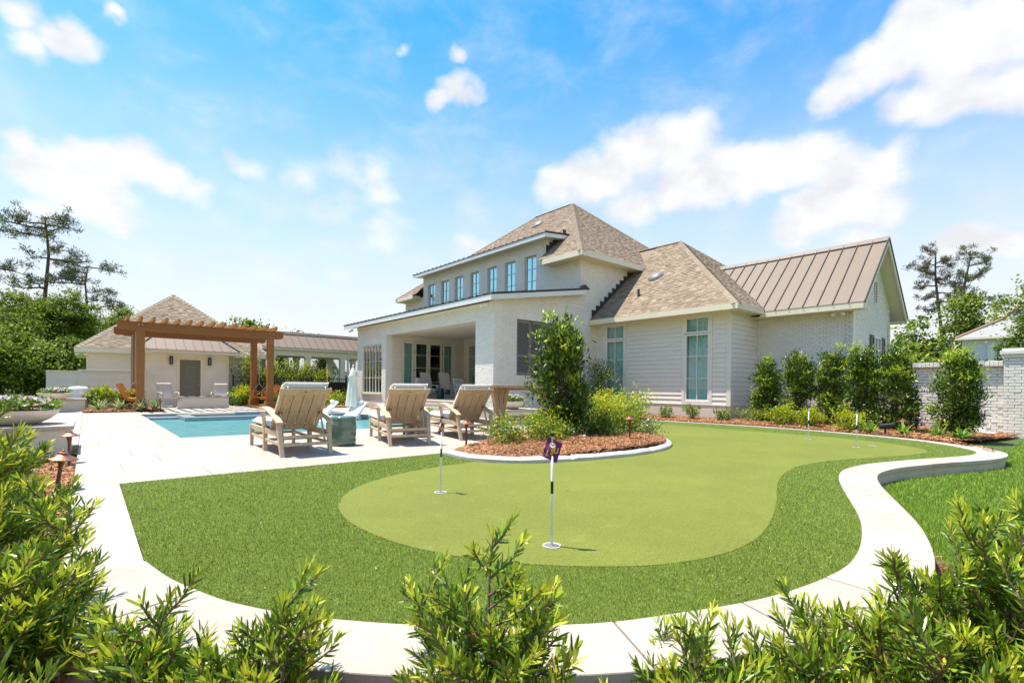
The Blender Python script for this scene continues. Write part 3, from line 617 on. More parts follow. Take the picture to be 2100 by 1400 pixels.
def siding(parent, axis, c, spans_fn, z0, z1, expo=.165, m='siding', name='siding_board'):
    """lap boards, each its own object; spans_fn(z) gives the u-intervals of that course"""
    z = z0; 
    while z < z1 - .03:
        h = min(expo, z1-z)
        for a, b_ in spans_fn(z+h/2):
            key = (axis, round(b_-a, 2), round(h, 3), m)
            if key not in BOARD:
                L = b_-a; hz_ = h+.012
                pts = [(0,0,-.022),(0,L,-.022),(0,L,.02),(0,0,.02)]
                # section: bottom proud 22 mm, top 6 mm
                sec = [(-.032,0),(.012,0),(.012,hz_),(-.004,hz_)]
                v = [(d, u, zz) if axis == 'X' else (u, d, zz) for u in (0, L) for d, zz in sec]
                q = MB().add(v, [(0,1,2,3),(7,6,5,4),(0,4,5,1),(1,5,6,2),(2,6,7,3),(3,7,4,0)])
                import bmesh
                me = bpy.data.meshes.new(name); me.from_pydata(q.v, [], q.f); bm = bmesh.new(); bm.from_mesh(me); bmesh.ops.recalc_face_normals(bm, faces=bm.faces); bm.to_mesh(me); bm.free(); me.materials.append(MATS[m]); BOARD[key] = me
            o = bpy.data.objects.new(name, BOARD[key]); COL.objects.link(o); o.parent = parent; off = WLOC.get(parent.name, (0,0,0))
            p = (c, a, z) if axis == 'X' else (a, c, z); o.location = (p[0]-off[0], p[1]-off[1], p[2]-off[2])
        z += expo
def uvw(axis, c, u, d, z): return (c+d, u, z) if axis == 'X' else (u, c+d, z)
def ubox(q, axis, c, u0, u1, d0, d1, z0, z1):
    if axis == 'X': q.box(c+d0, c+d1, u0, u1, z0, z1)
    else: q.box(u0, u1, c+d0, c+d1, z0, z1)
def window(parent, axis, c, u0, u1, z0, z1, cols, zsplits, fw=.055, setback=.06, sash='sash', gl='glass', curtain='curtain', name='window', sill=None, mull=(), room='room_dark', mw=.022):
    """frame with panes, muntins, curtain behind; mull = indices of thick vertical members"""
    q = MB(); d0, d1 = setback-.015, setback+.05
    ubox(q, axis, c, u0, u0+fw, d0, d1, z0, z1); ubox(q, axis, c, u1-fw, u1, d0, d1, z0, z1); ubox(q, axis, c, u0+fw, u1-fw, d0, d1, z0, z0+fw); ubox(q, axis, c, u0+fw, u1-fw, d0, d1, z1-fw, z1)
    w = q.build(name, sash, parent)
    us = [u0+fw+(u1-u0-2*fw)*i/cols for i in range(cols+1)]; zs = [z0+fw] + list(zsplits) + [z1-fw]
    for i, u in enumerate(us[1:-1], 1):
        h = .03 if i in mull else mw/2
        part('muntin', sash, w, lambda b_: ubox(b_, axis, c, u-h, u+h, d0+.004, d1-.01, z0+fw, z1-fw))
    for z in zs[1:-1]: part('muntin', sash, w, lambda b_: ubox(b_, axis, c, u0+fw, u1-fw, d0+.008, d1-.012, z-mw/2, z+mw/2))
    for a, b2 in zip(us, us[1:]):
        for za, zb in zip(zs, zs[1:]):
            part('pane', gl, w, lambda b_: b_.add([uvw(axis,c,a,setback+.02,za),uvw(axis,c,b2,setback+.02,za),uvw(axis,c,b2,setback+.02,zb),uvw(axis,c,a,setback+.02,zb)], [(0,1,2,3)]), recalc=False)
    if curtain:
        n = int((u1-u0)/.02); q = MB(); rg = random.Random(int(u0*97+z0*13))
        ph = [rg.uniform(0,6.28) for _ in range(3)]
        for i in range(n+1):
            u = u0+.03+(u1-u0-.06)*i/n; d = setback+.16+.022*math.sin(u*52+ph[0])+.016*math.sin(u*31+ph[1])+.01*math.sin(u*87+ph[2])
            q.v += [uvw(axis,c,u,d,z0), uvw(axis,c,u,d+.01*math.sin(u*40),z1)]
        q.f = [(2*i,2*i+2,2*i+3,2*i+1) for i in range(n)]; q.build('curtain', curtain, w, smooth=True, recalc=False)
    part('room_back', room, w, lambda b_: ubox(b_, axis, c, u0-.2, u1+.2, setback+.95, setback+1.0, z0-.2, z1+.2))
    if sill: part('sill', sill, w, lambda b_: ubox(b_, axis, c, u0-.06, u1+.06, -.07, setback-.005, z0-.09, z0-.004), bevel=.006)
    return w
def shingles(parent, tri, m='shingle', expo=.143, seed=3, name='shingles', base_off=.012):
    """laminated shingles on a planar roof polygon tri = [eave a, eave b, ..upper points]"""
    P = [Vector(p) for p in tri]; u = (P[1]-P[0]).normalized(); nn_ = None
    for k in range(2, len(P)):
        cr = (P[1]-P[0]).cross(P[k]-P[0])
        if cr.length > 1e-4: nn_ = cr.normalized(); break
    if nn_.z < 0: nn_ = -nn_
    v = nn_.cross(u).normalized()
    if v.z < 0: v = -v
    poly = [((p-P[0]).dot(u), (p-P[0]).dot(v)) for p in P]; vmax = max(p[1] for p in poly); rg = random.Random(seed)
    def span(t):
        xs_ = []
        for i in range(len(poly)):
            (xa, ya), (xb, yb) = poly[i], poly[(i+1) % len(poly)]
            if abs(yb-ya) < 1e-9:
                if abs(ya-t) < 1e-6: xs_ += [xa, xb]
                continue
            if min(ya, yb)-1e-9 <= t <= max(ya, yb)+1e-9: xs_.append(xa+(xb-xa)*(t-ya)/(yb-ya))
        return (min(xs_), max(xs_)) if len(xs_) > 1 else None
    V = []; F = []; t = 0.0
    while t < vmax-.01:
        t2 = min(t+expo, vmax-.002); s1 = span(max(t, 1e-5)); s2 = span(t2)
        if s1 is None or s2 is None: break
        x = s1[0] - rg.random()*.3; hi = rg.random() < .5
        while x < s1[1]:
            wd_ = rg.uniform(.13,.30); a1, b1 = max(x, s1[0]), min(x+wd_, s1[1]); a2, b2 = max(x, s2[0]), min(x+wd_, s2[1])
            if b1-a1 > .008:
                if b2 < a2: a2 = b2 = min(max((a1+b1)/2, s2[0]), s2[1])
                th = (.021 if hi else .009) + rg.uniform(0,.002); lo_ = t - (.018 if hi else 0)
                b0 = len(V)
                for (xx, tt, hh) in ((a1,lo_,.001),(b1,lo_,.001),(a1,lo_,th),(b1,lo_,th),(a2,t2+.01,.004),(b2,t2+.01,.004)):
                    V.append(tuple(P[0] + u*xx + v*tt + nn_*(hh+base_off)))
                F += [(b0,b0+1,b0+3,b0+2),(b0+2,b0+3,b0+5,b0+4),(b0+1,b0+5,b0+3),(b0,b0+2,b0+4)]
            x += wd_; hi = not hi if rg.random() < .85 else hi
        t += expo
    me = bpy.data.meshes.new(name); off = WLOC.get(parent.name, (0,0,0))
    me.from_pydata([(x-off[0],y-off[1],z-off[2]) for x,y,z in V], [], F); me.update(); return tag(link(name, me, m, parent), kind='stuff')
def hipcap(parent, p, q, m='ridge_cap', w=.17, step=.16):
    p = Vector(p); q = Vector(q); d = (q-p); n = int(d.length/step); d.normalize(); sx = d.cross(Vector((0,0,1))).normalized(); up = sx.cross(d).normalized(); V = []; F = []
    for i in range(n):
        a = p + d*step*i; e = a + d*(step+.03); b0 = len(V); dr = .55
        for base, hh in ((a,.05),(e,.028)):
            V += [tuple(base - sx*w - up*(w*dr-hh)), tuple(base + up*hh), tuple(base + sx*w - up*(w*dr-hh))]
        F += [(b0,b0+1,b0+4,b0+3),(b0+1,b0+2,b0+5,b0+4)]
        V += [tuple(a - sx*w - up*(w*dr-.02)), tuple(a+up*.02), tuple(a + sx*w - up*(w*dr-.02))]
        F += [(b0,b0+6,b0+7,b0+1),(b0+1,b0+7,b0+8,b0+2)]
    me = bpy.data.meshes.new('hip_cap'); off = WLOC.get(parent.name, (0,0,0)); me.from_pydata([(x-off[0],y-off[1],z-off[2]) for x,y,z in V], [], F); me.update()
    return link('hip_cap', me, m, parent)
def slab(name, m, parent, pts, th=.05):            # planar roof deck polygon with thickness downwards
    return MB().extr(pts, (0,0,-th)).build(name, m, parent)
def seam_roof(parent, e0, e1, up_fn, n, m='metal_roof', ms='metal_seam', seam_h=.035):
    """standing seam panels between eave points e0-e1; up_fn(f) gives the upper point for eave fraction f"""
    e0 = Vector(e0); e1 = Vector(e1)
    for i in range(n):
        a, b_ = i/n, (i+1)/n; p = e0.lerp(e1, a); q = e0.lerp(e1, b_); pu, qu = Vector(up_fn(a)), Vector(up_fn(b_))
        nn_ = (q-p).cross(pu-p)
        if nn_.length < 1e-6: nn_ = (q-p).cross(qu-p)
        nn_.normalize()
        if nn_.z < 0: nn_ = -nn_
        ins = (q-p).normalized()*.004
        pan = MB().hexa([p+ins-nn_*.012, q-ins-nn_*.012, qu-ins-nn_*.012, pu+ins-nn_*.012, p+ins, q-ins, qu-ins, pu+ins]).build('roof_panel', m, parent)
    for i in range(n+1):
        f = i/n; p = e0.lerp(e1, f); pu = Vector(up_fn(f))
        if (pu-p).length < .08: continue
        pu = pu + (p-pu).normalized()*.03
        part('standing_seam', ms, parent, lambda b_: b_.bar(p + nn_*seam_h/2, pu + nn_*seam_h/2, .022, seam_h, nn_))
def steps_flash(parent, pts_fn, n, axis_y, m='flashing'):
    q = MB()
    for i in range(n):
        xa, za = pts_fn(i/n); xb, zb = pts_fn((i+1)/n); q.box(xa, xb, axis_y-.014, axis_y-.004, za-.06, zb+.10)
    return q.build('step_flashing', m, parent)

# ------------------------------------------------------------------ MAIN HOUSE
H_ = thing('house', 'large two storey house of pale painted brick with brown hipped roof', 'house', (15.6,13.8,0))
def shed(x): return 4.13 + .165*(x-10.62)
# --- patio block: front wall X=11, side wall Y=13.8
wall(H_, 'X', 11.0, 13.8, 25.5, 0, 4.12, [(14.9,22.2,-1,3.53),(22.65,24.85,.65,3.12)], .33, soldiers=[(22.6,24.9,3.12,3.42)], seed=11, name='front_wall')
wall(H_, 'Y', 13.8, 11.013, 15.6, 0, 4.2, [(12.1,14.9,1.47,3.58)], .3, top=lambda x: shed(x)-.02, soldiers=[(12.05,14.95,3.58,3.88)], seed=12, name='side_wall')
wall(H_, 'Y', 13.8, 15.6, 20.2, 0, 6.5, (), .3, seed=13, name='side_wall', top=lambda x: 6.5)
TW = [(25.98,25.21),(24.52,23.75),(23.11,22.35),(21.63,20.88),(20.13,19.41),(18.73,17.99),(17.26,16.52)]
wall(H_, 'X', 15.6, 13.82, 15.9, 3.9, 6.5, (), .3, seed=14, name='upper_wall'); wall(H_, 'X', 15.6, 26.55, 28.75, 3.9, 6.5, (), .3, seed=15, name='upper_wall')
wall(H_, 'X', 15.6, 15.9, 26.55, 3.9, 7.72, [(b_-.02,a_+.02,5.42,7.13) for a_, b_ in TW], .3, soldiers=[(b_-.04,a_+.04,7.13,7.40) for a_, b_ in TW], seed=16, name='dormer_wall')
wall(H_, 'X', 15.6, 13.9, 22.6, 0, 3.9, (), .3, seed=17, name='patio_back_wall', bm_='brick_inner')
part('wall_core', 'mortar', H_, lambda q: (q.box(11.33,15.6,25.2,25.5,0,4.2), q.box(15.9,25.3,28.45,28.75,0,6.5), q.box(25.0,25.3,13.8,28.75,0,6.5)))
# dormer cheek
ck = part('dormer_cheek', 'mortar', H_, lambda q: q.extr([(15.612,15.91,6.5),(16.95,15.91,8.0),(15.612,15.91,7.8)], (0,.25,0)))
bricks_mesh(ck, 'Y', 15.9, 15.6, 16.9, 6.8, 7.9, top=lambda x: 7.74 if True else 0, seed=18)
for a_, b_ in TW: window(H_, 'X', 15.6, b_, a_, 5.44, 7.11, 2, (5.98,6.54), fw=.045, setback=.085, sash='sash_cream', gl='glass_sky', curtain=None, name='upper_window', room='room_dark')
# --- patio front window, three double columns
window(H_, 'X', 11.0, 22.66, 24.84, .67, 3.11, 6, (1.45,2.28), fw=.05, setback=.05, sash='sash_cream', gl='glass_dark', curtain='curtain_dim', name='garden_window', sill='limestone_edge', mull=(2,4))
# --- shutters
sh = part('shutter_recess', 'shutter', H_, lambda q: q.box(12.11,14.89,13.93,13.97,1.48,3.57))
for k in range(4):
    a_ = 12.12+.69*k; b_ = a_+.68
    lf = part('shutter_leaf', 'shutter', H_, lambda q: (q.box(a_,a_+.06,13.845,13.89,1.49,3.56), q.box(b_-.06,b_,13.845,13.89,1.49,3.56), q.box(a_+.06,b_-.06,13.845,13.89,1.49,1.60), q.box(a_+.06,b_-.06,13.845,13.89,3.46,3.56), q.box(a_+.06,b_-.06,13.845,13.89,2.16,2.26)))
    q = MB()
    for za, zb in ((1.60,2.16),(2.26,3.46)):
        nl = int((zb-za)/.045)
        for i in range(nl):
            z = za+(zb-za)*(i+.5)/nl; q.hexa([(a_+.06,13.85,z-.024),(b_-.06,13.85,z-.024),(b_-.06,13.885,z+.016),(a_+.06,13.885,z+.016),(a_+.06,13.85,z-.016),(b_-.06,13.85,z-.016),(b_-.06,13.885,z+.024),(a_+.06,13.885,z+.024)])
    tag(q.build('louvres', 'shutter', lf), kind='stuff')
    for z in (1.7,2.5,3.35): part('hinge', 'black_metal', lf, lambda q: q.box(a_-.012,a_+.012,13.835,13.844,z,z+.07))
# --- patio inside
part('patio_floor', 'limestone_edge', H_, lambda q: q.box(11.0,15.6,13.95,22.3,.0,.475))
part('patio_ceiling', 'ceiling', H_, lambda q: q.box(11.33,15.6,14.1,22.55,3.62,3.70))
for i in range(12): part('ceiling_plank', 'ceiling', H_, lambda q: q.box(11.34+.355*i,11.34+.355*(i+1)-.008,14.1,22.19,3.605,3.6185))
for k in range(2): part('recessed_light', 'trim_white', H_, lambda q: q.lathe([(.07,-.012),(.07,.0)], 16, (12.4+k*1.6,18.2,3.603)))
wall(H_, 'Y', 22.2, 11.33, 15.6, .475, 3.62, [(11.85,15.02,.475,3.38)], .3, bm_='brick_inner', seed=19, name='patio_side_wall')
df = part('door_frame', 'sash_cream', H_, lambda q: (q.box(11.85,11.93,22.22,22.34,.48,3.38), q.box(14.94,15.02,22.22,22.34,.48,3.38), q.box(11.93,14.94,22.22,22.34,3.30,3.38)))
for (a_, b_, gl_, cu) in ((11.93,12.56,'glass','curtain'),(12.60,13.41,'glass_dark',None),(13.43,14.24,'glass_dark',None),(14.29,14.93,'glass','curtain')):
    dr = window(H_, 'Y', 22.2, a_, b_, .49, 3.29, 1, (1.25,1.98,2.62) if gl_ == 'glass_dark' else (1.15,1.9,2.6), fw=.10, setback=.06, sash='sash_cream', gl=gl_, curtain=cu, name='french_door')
    for z in (.9,1.8,2.7): part('hinge', 'copper_stem', dr, lambda q: q.box(a_-.02,a_+.01,22.228,22.241,z,z+.11))
    if gl_ == 'glass_dark': part('handle', 'black_metal', dr, lambda q: q.box((b_-.06 if a_ < 13 else a_+.04),(b_-.04 if a_ < 13 else a_+.06),22.18,22.244,1.48,1.62))
# curtain inside middle doors, set back
part('inner_drape', 'curtain_dim', H_, lambda q: q.box(13.15,13.75,22.75,22.80,.5,3.3))
bd = window(H_, 'X', 15.6, 20.75, 21.65, .49, 3.29, 1, (1.25,1.98,2.62), fw=.10, setback=-.10, sash='sash_cream', gl='glass_dark', curtain=None, name='back_door')
part('television', 'band_black', H_, lambda q: q.hexa([(14.9,19.55,2.3),(15.0,19.5,2.3),(15.52,20.45,2.3),(15.45,20.5,2.3),(14.85,19.55,3.2),(14.95,19.5,3.2),(15.52,20.45,3.2),(15.45,20.5,3.2)]))
# --- entrance steps with brick risers
for k, (xs_, zt) in enumerate(((10.65,.475),(10.30,.357),(9.95,.238),(9.60,.12))):
    st = part('step', 'limestone', H_, lambda q: q.box(xs_-.03, xs_+.40 if k else 11.0, 15.0, 20.9, zt-.045, zt), bevel=.006)
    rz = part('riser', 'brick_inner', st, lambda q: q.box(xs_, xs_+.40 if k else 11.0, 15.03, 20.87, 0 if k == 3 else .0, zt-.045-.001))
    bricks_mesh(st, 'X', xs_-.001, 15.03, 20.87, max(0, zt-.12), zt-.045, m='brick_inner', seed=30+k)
# --- patio shed roof
SR = part('shed_roof_deck', 'trim_white', H_, lambda q: q.hexa([(10.62,13.47,4.10),(15.58,13.47,shed(15.58)-.03),(15.58,26.3,shed(15.58)-.03),(10.62,26.3,4.10),(10.62,13.47,4.26),(15.58,13.47,shed(15.58)+.13),(15.58,26.3,shed(15.58)+.13),(10.62,26.3,4.26)]))
seam_roof(SR, (10.56,26.36,4.275), (10.56,13.42,4.275), lambda f: (15.57, 26.36+(13.42-26.36)*f, 4.275+.165*5.01), 29, 'metal_dark', 'metal_dark', .045)
part('fascia', 'trim_white', H_, lambda q: (q.box(10.575,10.62,13.44,26.34,4.07,4.255)))
part('fascia', 'trim_white', H_, lambda q: q.hexa([(10.62,13.44,4.07),(15.58,13.44,shed(15.58)-.06),(15.58,13.47,shed(15.58)-.06),(10.62,13.47,4.07),(10.62,13.44,4.255),(15.58,13.44,shed(15.58)+.122),(15.58,13.47,shed(15.58)+.122),(10.62,13.47,4.255)]))
part('frieze_board', 'trim', H_, lambda q: (q.box(10.95,10.985,13.78,25.5,3.98,4.10)))
part('end_cap_flashing', 'flashing', H_, lambda q: q.hexa([(14.9,13.43,shed(14.9)+.15),(15.8,13.43,shed(15.8)+.13),(15.8,13.76,shed(15.8)+.13),(14.9,13.76,shed(14.9)+.15),(15.0,13.5,shed(15)+.2),(15.58,13.5,5.3),(15.58,13.72,5.3),(15.0,13.72,shed(15)+.2)]))
def spot_pair(parent, x, y, z, ax):
    f = part('floodlight', 'trim_white', parent, lambda q: (q.box(x-.05,x+.05,y-.05,y+.05,z-.03,z),))
    for s in (-1, 1):
        c_ = (x+(.14*s if ax == 'Y' else -.08), y+(.14*s if ax == 'X' else -.08), z-.10)
        part('lamp_head', 'white_plastic', f, lambda q: (q.tube([(x,y,z-.03),c_], .014, 6), q.lathe([(.03,.05),(.05,.04),(.062,-.03),(.055,-.05)], 14, c_)), smooth=True)
spot_pair(H_, 10.85, 14.1, 4.06, 'X'); spot_pair(H_, 10.8, 25.75, 4.06, 'X')
# --- tower hip roof
Ez = 6.62; A0 = (20.5,18.75,11.3); A1 = (20.5,21.7,11.3); e00,e10,e11,e01 = (15.1,13.3,Ez),(25.9,13.3,Ez),(25.9,29.1,Ez),(15.1,29.1,Ez)
def tz(x): return Ez+.867*(x-15.1)
hA, hB = (17.0,15.22,tz(17.0)), (17.0,26.5,tz(17.0)); sA = (17.0,15.9,tz(17.0))
TR = part('tower_roof', 'shingle', H_, lambda q: q.add([e00,e10,e11,e01,A0,A1,hA,hB,(15.1,15.9,Ez),sA,(15.1,26.55,Ez),(16.96,26.55,tz(16.96))], [(6,7,5,4),(0,6,9,8),(3,10,11),(0,1,4,6),(1,2,5,4),(2,3,11,7,5)]))
shingles(TR, [hA,hB,A1,A0], seed=41); shingles(TR, [(15.1,15.9,Ez),e00,hA,sA], seed=44); shingles(TR, [e01,(15.1,26.55,Ez),(16.96,26.55,tz(16.96))], seed=45); shingles(TR, [e10,e00,A0], seed=42); shingles(TR, [e01,e11,A1], seed=43)
for p, q_ in ((e00,A0),(e10,A0),(e01,A1),(e11,A1),(A1,A0)): hipcap(TR, p, q_)
for bb in ((15.06,15.10,13.26,15.52,6.40,6.62),(15.06,15.10,26.95,29.1,6.40,6.62),(15.10,20.2,13.26,13.30,6.40,6.62),(15.1,25.9,29.1,29.14,6.40,6.62)): part('fascia', 'trim', H_, lambda q: q.box(*bb))
for bb in ((15.10,15.6,13.30,15.55,6.40,6.43),(15.10,15.6,26.9,29.1,6.40,6.43),(15.6,20.2,13.30,13.8,6.40,6.43)): part('soffit', 'soffit', H_, lambda q: q.box(*bb))
part('fascia_end', 'trim', H_, lambda q: (q.box(15.06,15.6,15.52,15.56,6.40,6.60), q.box(15.06,15.6,26.91,26.95,6.40,6.60)))
# --- dormer metal roof
DRF = part('dormer_roof_deck', 'trim_white', H_, lambda q: q.hexa([(15.18,15.5,7.66),(17.1,15.5,7.86),(17.1,26.95,7.86),(15.18,26.95,7.66),(15.18,15.5,7.82),(17.1,15.5,8.03),(17.1,26.95,8.03),(15.18,26.95,7.82)]))
seam_roof(DRF, (15.12,27.0,7.84), (15.12,15.45,7.84), lambda f: (17.2, 27.0+(15.45-27.0)*f, 8.065), 26, 'metal_dark', 'metal_dark', .045)
part('fascia', 'trim_white', H_, lambda q: (q.box(15.14,15.18,15.47,26.98,7.64,7.815),))
part('fascia', 'trim_white', H_, lambda q: q.hexa([(15.18,15.46,7.64),(16.75,15.46,7.81),(16.75,15.5,7.81),(15.18,15.5,7.64),(15.18,15.46,7.815),(16.75,15.46,7.98),(16.75,15.5,7.98),(15.18,15.5,7.815)]))
for i in range(6):
    x = 15.62+.215*i; z = Ez+.867*(x-15.1); part('step_flashing', 'flashing', H_, lambda q: q.box(x, x+.213, 15.872, 15.886, z, z+.38))
# --- siding wing
WX, WY = 16.7, 7.95
part('plinth', 'stucco', H_, lambda q: (q.box(WX-.02,WX+.3,WY-.02,13.8,-.15,.46), q.box(WX+.3,18.69,WY-.02,WY+.3,-.15,.46)))
part('drip_cap', 'trim', H_, lambda q: (q.box(WX-.04,WX,WY-.04,13.8,.46,.485), q.box(WX,18.69,WY-.04,WY,.46,.485)), bevel=.004)
wwin = [(8.70,9.64),(12.35,13.31)]; wz = (.60,3.02,3.06,3.64)
ww = wall(H_, 'X', WX, WY, 13.8, .485, 3.80, [(a_,b_,.60,3.64) for a_, b_ in wwin], .3, m='siding', bricks=False, name='siding_wall')
blk = [(8.58,9.76),(12.23,13.43)]
def wspan(z):
    if z > 3.68: return [(WY+.13,13.79)]
    return [(WY+.13,8.58),(9.76,12.23),(13.43,13.70)]
siding(ww, 'X', WX, wspan, .487, 3.78)
for a_, b_ in wwin:
    tr = part('window_trim', 'siding', H_, lambda q: (q.box(WX-.034,WX+.05,a_-.115,a_,.49,3.70), q.box(WX-.034,WX+.05,b_,b_+.115,.49,3.70), q.box(WX-.034,WX+.05,a_,b_,3.64,3.70), q.box(WX-.034,WX+.05,a_,b_,.49,.60)))
    window(H_, 'X', WX, a_, b_, .60, 3.03, 2, (1.42,2.22), fw=.06, setback=.0, name='tall_window'); window(H_, 'X', WX, a_, b_, 3.055, 3.64, 2, (), fw=.055, setback=.0, name='transom_window')
part('corner_board', 'siding', H_, lambda q: (q.box(WX-.036,WX+.09,WY-.036,WY+.12,.487,3.78)))
for bb in ((WX-.034,WX+.05,13.70,13.795,.487,3.78),(18.60,18.69,WY-.034,WY+.05,.487,3.78)): part('corner_board', 'siding', H_, lambda q: q.box(*bb))
ws = wall(H_, 'Y', WY, WX+.3, 18.69, .485, 3.80, (), .25, m='siding', bricks=False, name='siding_wall')
siding(ws, 'Y', WY, lambda z: [(WX+.09,18.60)], .487, 3.78)
part('frieze_board', 'trim', H_, lambda q: (q.box(WX-.045,WX-.001,WY-.045,13.8,3.70,3.80), q.box(WX,18.7,WY-.045,WY-.001,3.70,3.80)))
wz0 = 3.90; W0,W1,WA,WB = (16.2,7.5,wz0),(16.2,13.79,wz0),(21.25,12.55,wz0+4.09),(21.25,15.2,wz0+4.09)
Wr = (26.3,7.5,wz0)
WRF = part('wing_roof', 'shingle', H_, lambda q: q.add([W0,W1,WA,(21.25,13.79,wz0+4.09),Wr,(26.3,13.79,wz0)], [(0,2,3,1),(0,4,2),(4,5,3,2)]))
shingles(WRF, [W0,W1,(21.25,13.79,wz0+4.09),WA], seed=51); shingles(WRF, [Wr,W0,WA], seed=52); shingles(WRF, [(26.3,13.79,wz0),Wr,WA,(21.25,13.79,wz0+4.09)], seed=54)
# ridge carries on into the tower roof as a small saddle
sad = [(21.25,13.79,wz0+4.09),(18.9,13.29,6.2),(23.6,13.29,6.2),(21.25,15.2,wz0+4.09)]
SAD = part('roof_saddle', 'shingle', H_, lambda q: q.add([(18.55,13.29,5.8),(21.25,13.29,wz0+4.09),(21.25,15.3,wz0+4.09),(20.0,14.6,7.6),(23.95,13.29,5.8)], [(0,1,2),(1,4,2)]))
shingles(SAD, [(18.6,13.79,5.85),(21.25,13.79,wz0+4.08),(21.25,15.2,wz0+4.08)], seed=53) if False else None
for p, q_ in ((W0,WA),(Wr,WA),(WA,(21.25,15.0,wz0+4.09))): hipcap(WRF, p, q_)
part('fascia', 'trim', H_, lambda q: (q.box(16.15,16.195,7.46,13.78,3.70,3.90), q.box(16.195,18.55,7.455,7.498,3.70,3.90)))
part('soffit', 'soffit', H_, lambda q: (q.box(16.195,WX,7.5,13.79,3.715,3.74), q.box(WX,18.7,7.5,WY,3.715,3.74)))
for i in range(12):
    x = 16.32+.275*i; z = wz0+.81*(x-16.2); part('step_flashing', 'flashing', H_, lambda q: q.box(x, x+.272, 13.772, 13.786, z-.02, z+.37))
def dome(parent, c_, nv, r):
    o = MB().lathe([(r*1.15,-.02),(r*1.15,.06),(r,.075),(r*.97,.09),(r*.8,.125),(r*.5,.15),(.001,.16)], 24).build('skylight_dome', 'plastic_grey', parent, smooth=True, local=True)
    off = WLOC[parent.name]; o.matrix_local = Matrix.Translation(Vector(c_)-Vector(off)) @ Vector(nv).to_track_quat('Z','Y').to_matrix().to_4x4(); return o
nf = Vector((-.81,0,1)).normalized()
dome(WRF, Vector((18.6,12.15,wz0+.81*2.4)), nf, .30); dome(TR, Vector((19.2,20.2,Ez+.867*4.1)), Vector((-.867,0,1)).normalized(), .33)
part('vent_pipe', 'metal_dark', WRF, lambda q: q.tube([(17.35,12.15,wz0+.93),(17.35,12.15,wz0+.93+.32)], .05, 10))
# --- brick gable wing
GX, GY = 18.7, 4.9
wall(H_, 'X', GX, GY, WY, -.15, 3.78, (), .3, seed=21, name='gable_front_wall')
def gtop(x): return 6.22-.885*abs(x-20.95)
ge = part('gable_end_wall', 'mortar', H_, lambda q: q.extr([(18.712,GY+.012,-.15),(23.2,GY+.012,-.15),(23.2,GY+.012,gtop(23.2)),(20.95,GY+.012,gtop(20.95)),(18.712,GY+.012,gtop(18.712))], (0,.3,0)))
bricks_mesh(ge, 'Y', GY, 18.70, 23.2, -.15, 6.3, [(20.93,21.93,1.55,2.95)], top=gtop, soldiers=[(20.85,22.0,2.95,3.2)], seed=22)
window(H_, 'Y', GY, 20.95, 21.92, 1.57, 2.94, 2, (2.05,2.5), setback=-.03, name='gable_window')
for a_ in (20.52,21.95):
    s_ = part('shutter_leaf', 'shutter_brown', H_, lambda q: (q.box(a_,a_+.05,GY-.06,GY-.015,1.55,2.97), q.box(a_+.35,a_+.40,GY-.06,GY-.015,1.55,2.97), q.box(a_+.05,a_+.35,GY-.06,GY-.015,1.55,1.63), q.box(a_+.05,a_+.35,GY-.06,GY-.015,2.89,2.97), q.box(a_+.05,a_+.35,GY-.035,GY-.02,1.63,2.89)))
gv_ = part('gable_vent', 'trim', H_, lambda q: q.box(21.05,21.35,GY-.03,GY-.012,4.1,4.95))
for i in range(8): part('vent_slat', 'shutter', gv_, lambda q: q.hexa([(21.09,GY-.045,4.15+.095*i),(21.31,GY-.045,4.15+.095*i),(21.31,GY-.031,4.2+.095*i),(21.09,GY-.031,4.2+.095*i),(21.09,GY-.045,4.165+.095*i),(21.31,GY-.045,4.165+.095*i),(21.31,GY-.031,4.215+.095*i),(21.09,GY-.031,4.215+.095*i)]))
gz = 3.80; rz_ = 6.30; RX = 20.95
GRF = part('gable_roof_deck', 'soffit', H_, lambda q: (q.extr([(18.2,4.5,gz-.06),(RX,4.5,rz_-.06),(23.7,4.5,gz-.06),(23.7,4.5,gz-.02),(RX,4.5,rz_-.02),(18.2,4.5,gz-.02)], (0,5.8,0))))
seam_roof(GRF, (18.16,10.6,gz), (18.16,4.46,gz), lambda f: (RX, 10.6+(4.46-10.6)*f, rz_+.012), 14, seam_h=.04, ms='metal_dark'); seam_roof(GRF, (23.74,4.46,gz), (23.74,10.6,gz), lambda f: (RX, 4.46+(10.6-4.46)*f, rz_+.012), 14, seam_h=.04)
part('ridge_shadow_trim', 'metal_dark', GRF, lambda q: q.box(RX-.205,RX-.172,4.45,10.4,rz_-.165,rz_-.115)); part('ridge_flashing', 'metal_seam', GRF, lambda q: q.extr([(RX-.17,4.44,rz_-.10),(RX,4.44,rz_+.075),(RX+.17,4.44,rz_-.10),(RX,4.44,rz_+.02)], (0,6.0,0)))
for s_ in (-1, 1):
    xe = RX+s_*2.75
    part('rake_fascia', 'trim', H_, lambda q: q.extr([(xe,4.46,gz-.20),(RX,4.46,rz_-.20),(RX,4.46,rz_-.01),(xe,4.46,gz-.01)], (0,.04,0)))
    part('rake_edge', 'metal_dark', H_, lambda q: q.extr([(xe+s_*.05,4.43,gz-.05),(RX,4.43,rz_-.02),(RX,4.43,rz_+.03),(xe+s_*.05,4.43,gz+.0)], (0,.03,0)))
part('fascia', 'trim', H_, lambda q: q.box(18.17,18.21,4.5,7.6,3.60,3.795)); part('fascia', 'trim', H_, lambda q: q.box(23.69,23.73,4.5,8,3.60,3.795))
part('soffit', 'soffit', H_, lambda q: q.box(18.21,18.71,4.5,7.9,3.60,3.63)); part('soffit', 'soffit', H_, lambda q: q.box(23.2,23.69,4.5,8,3.60,3.63))
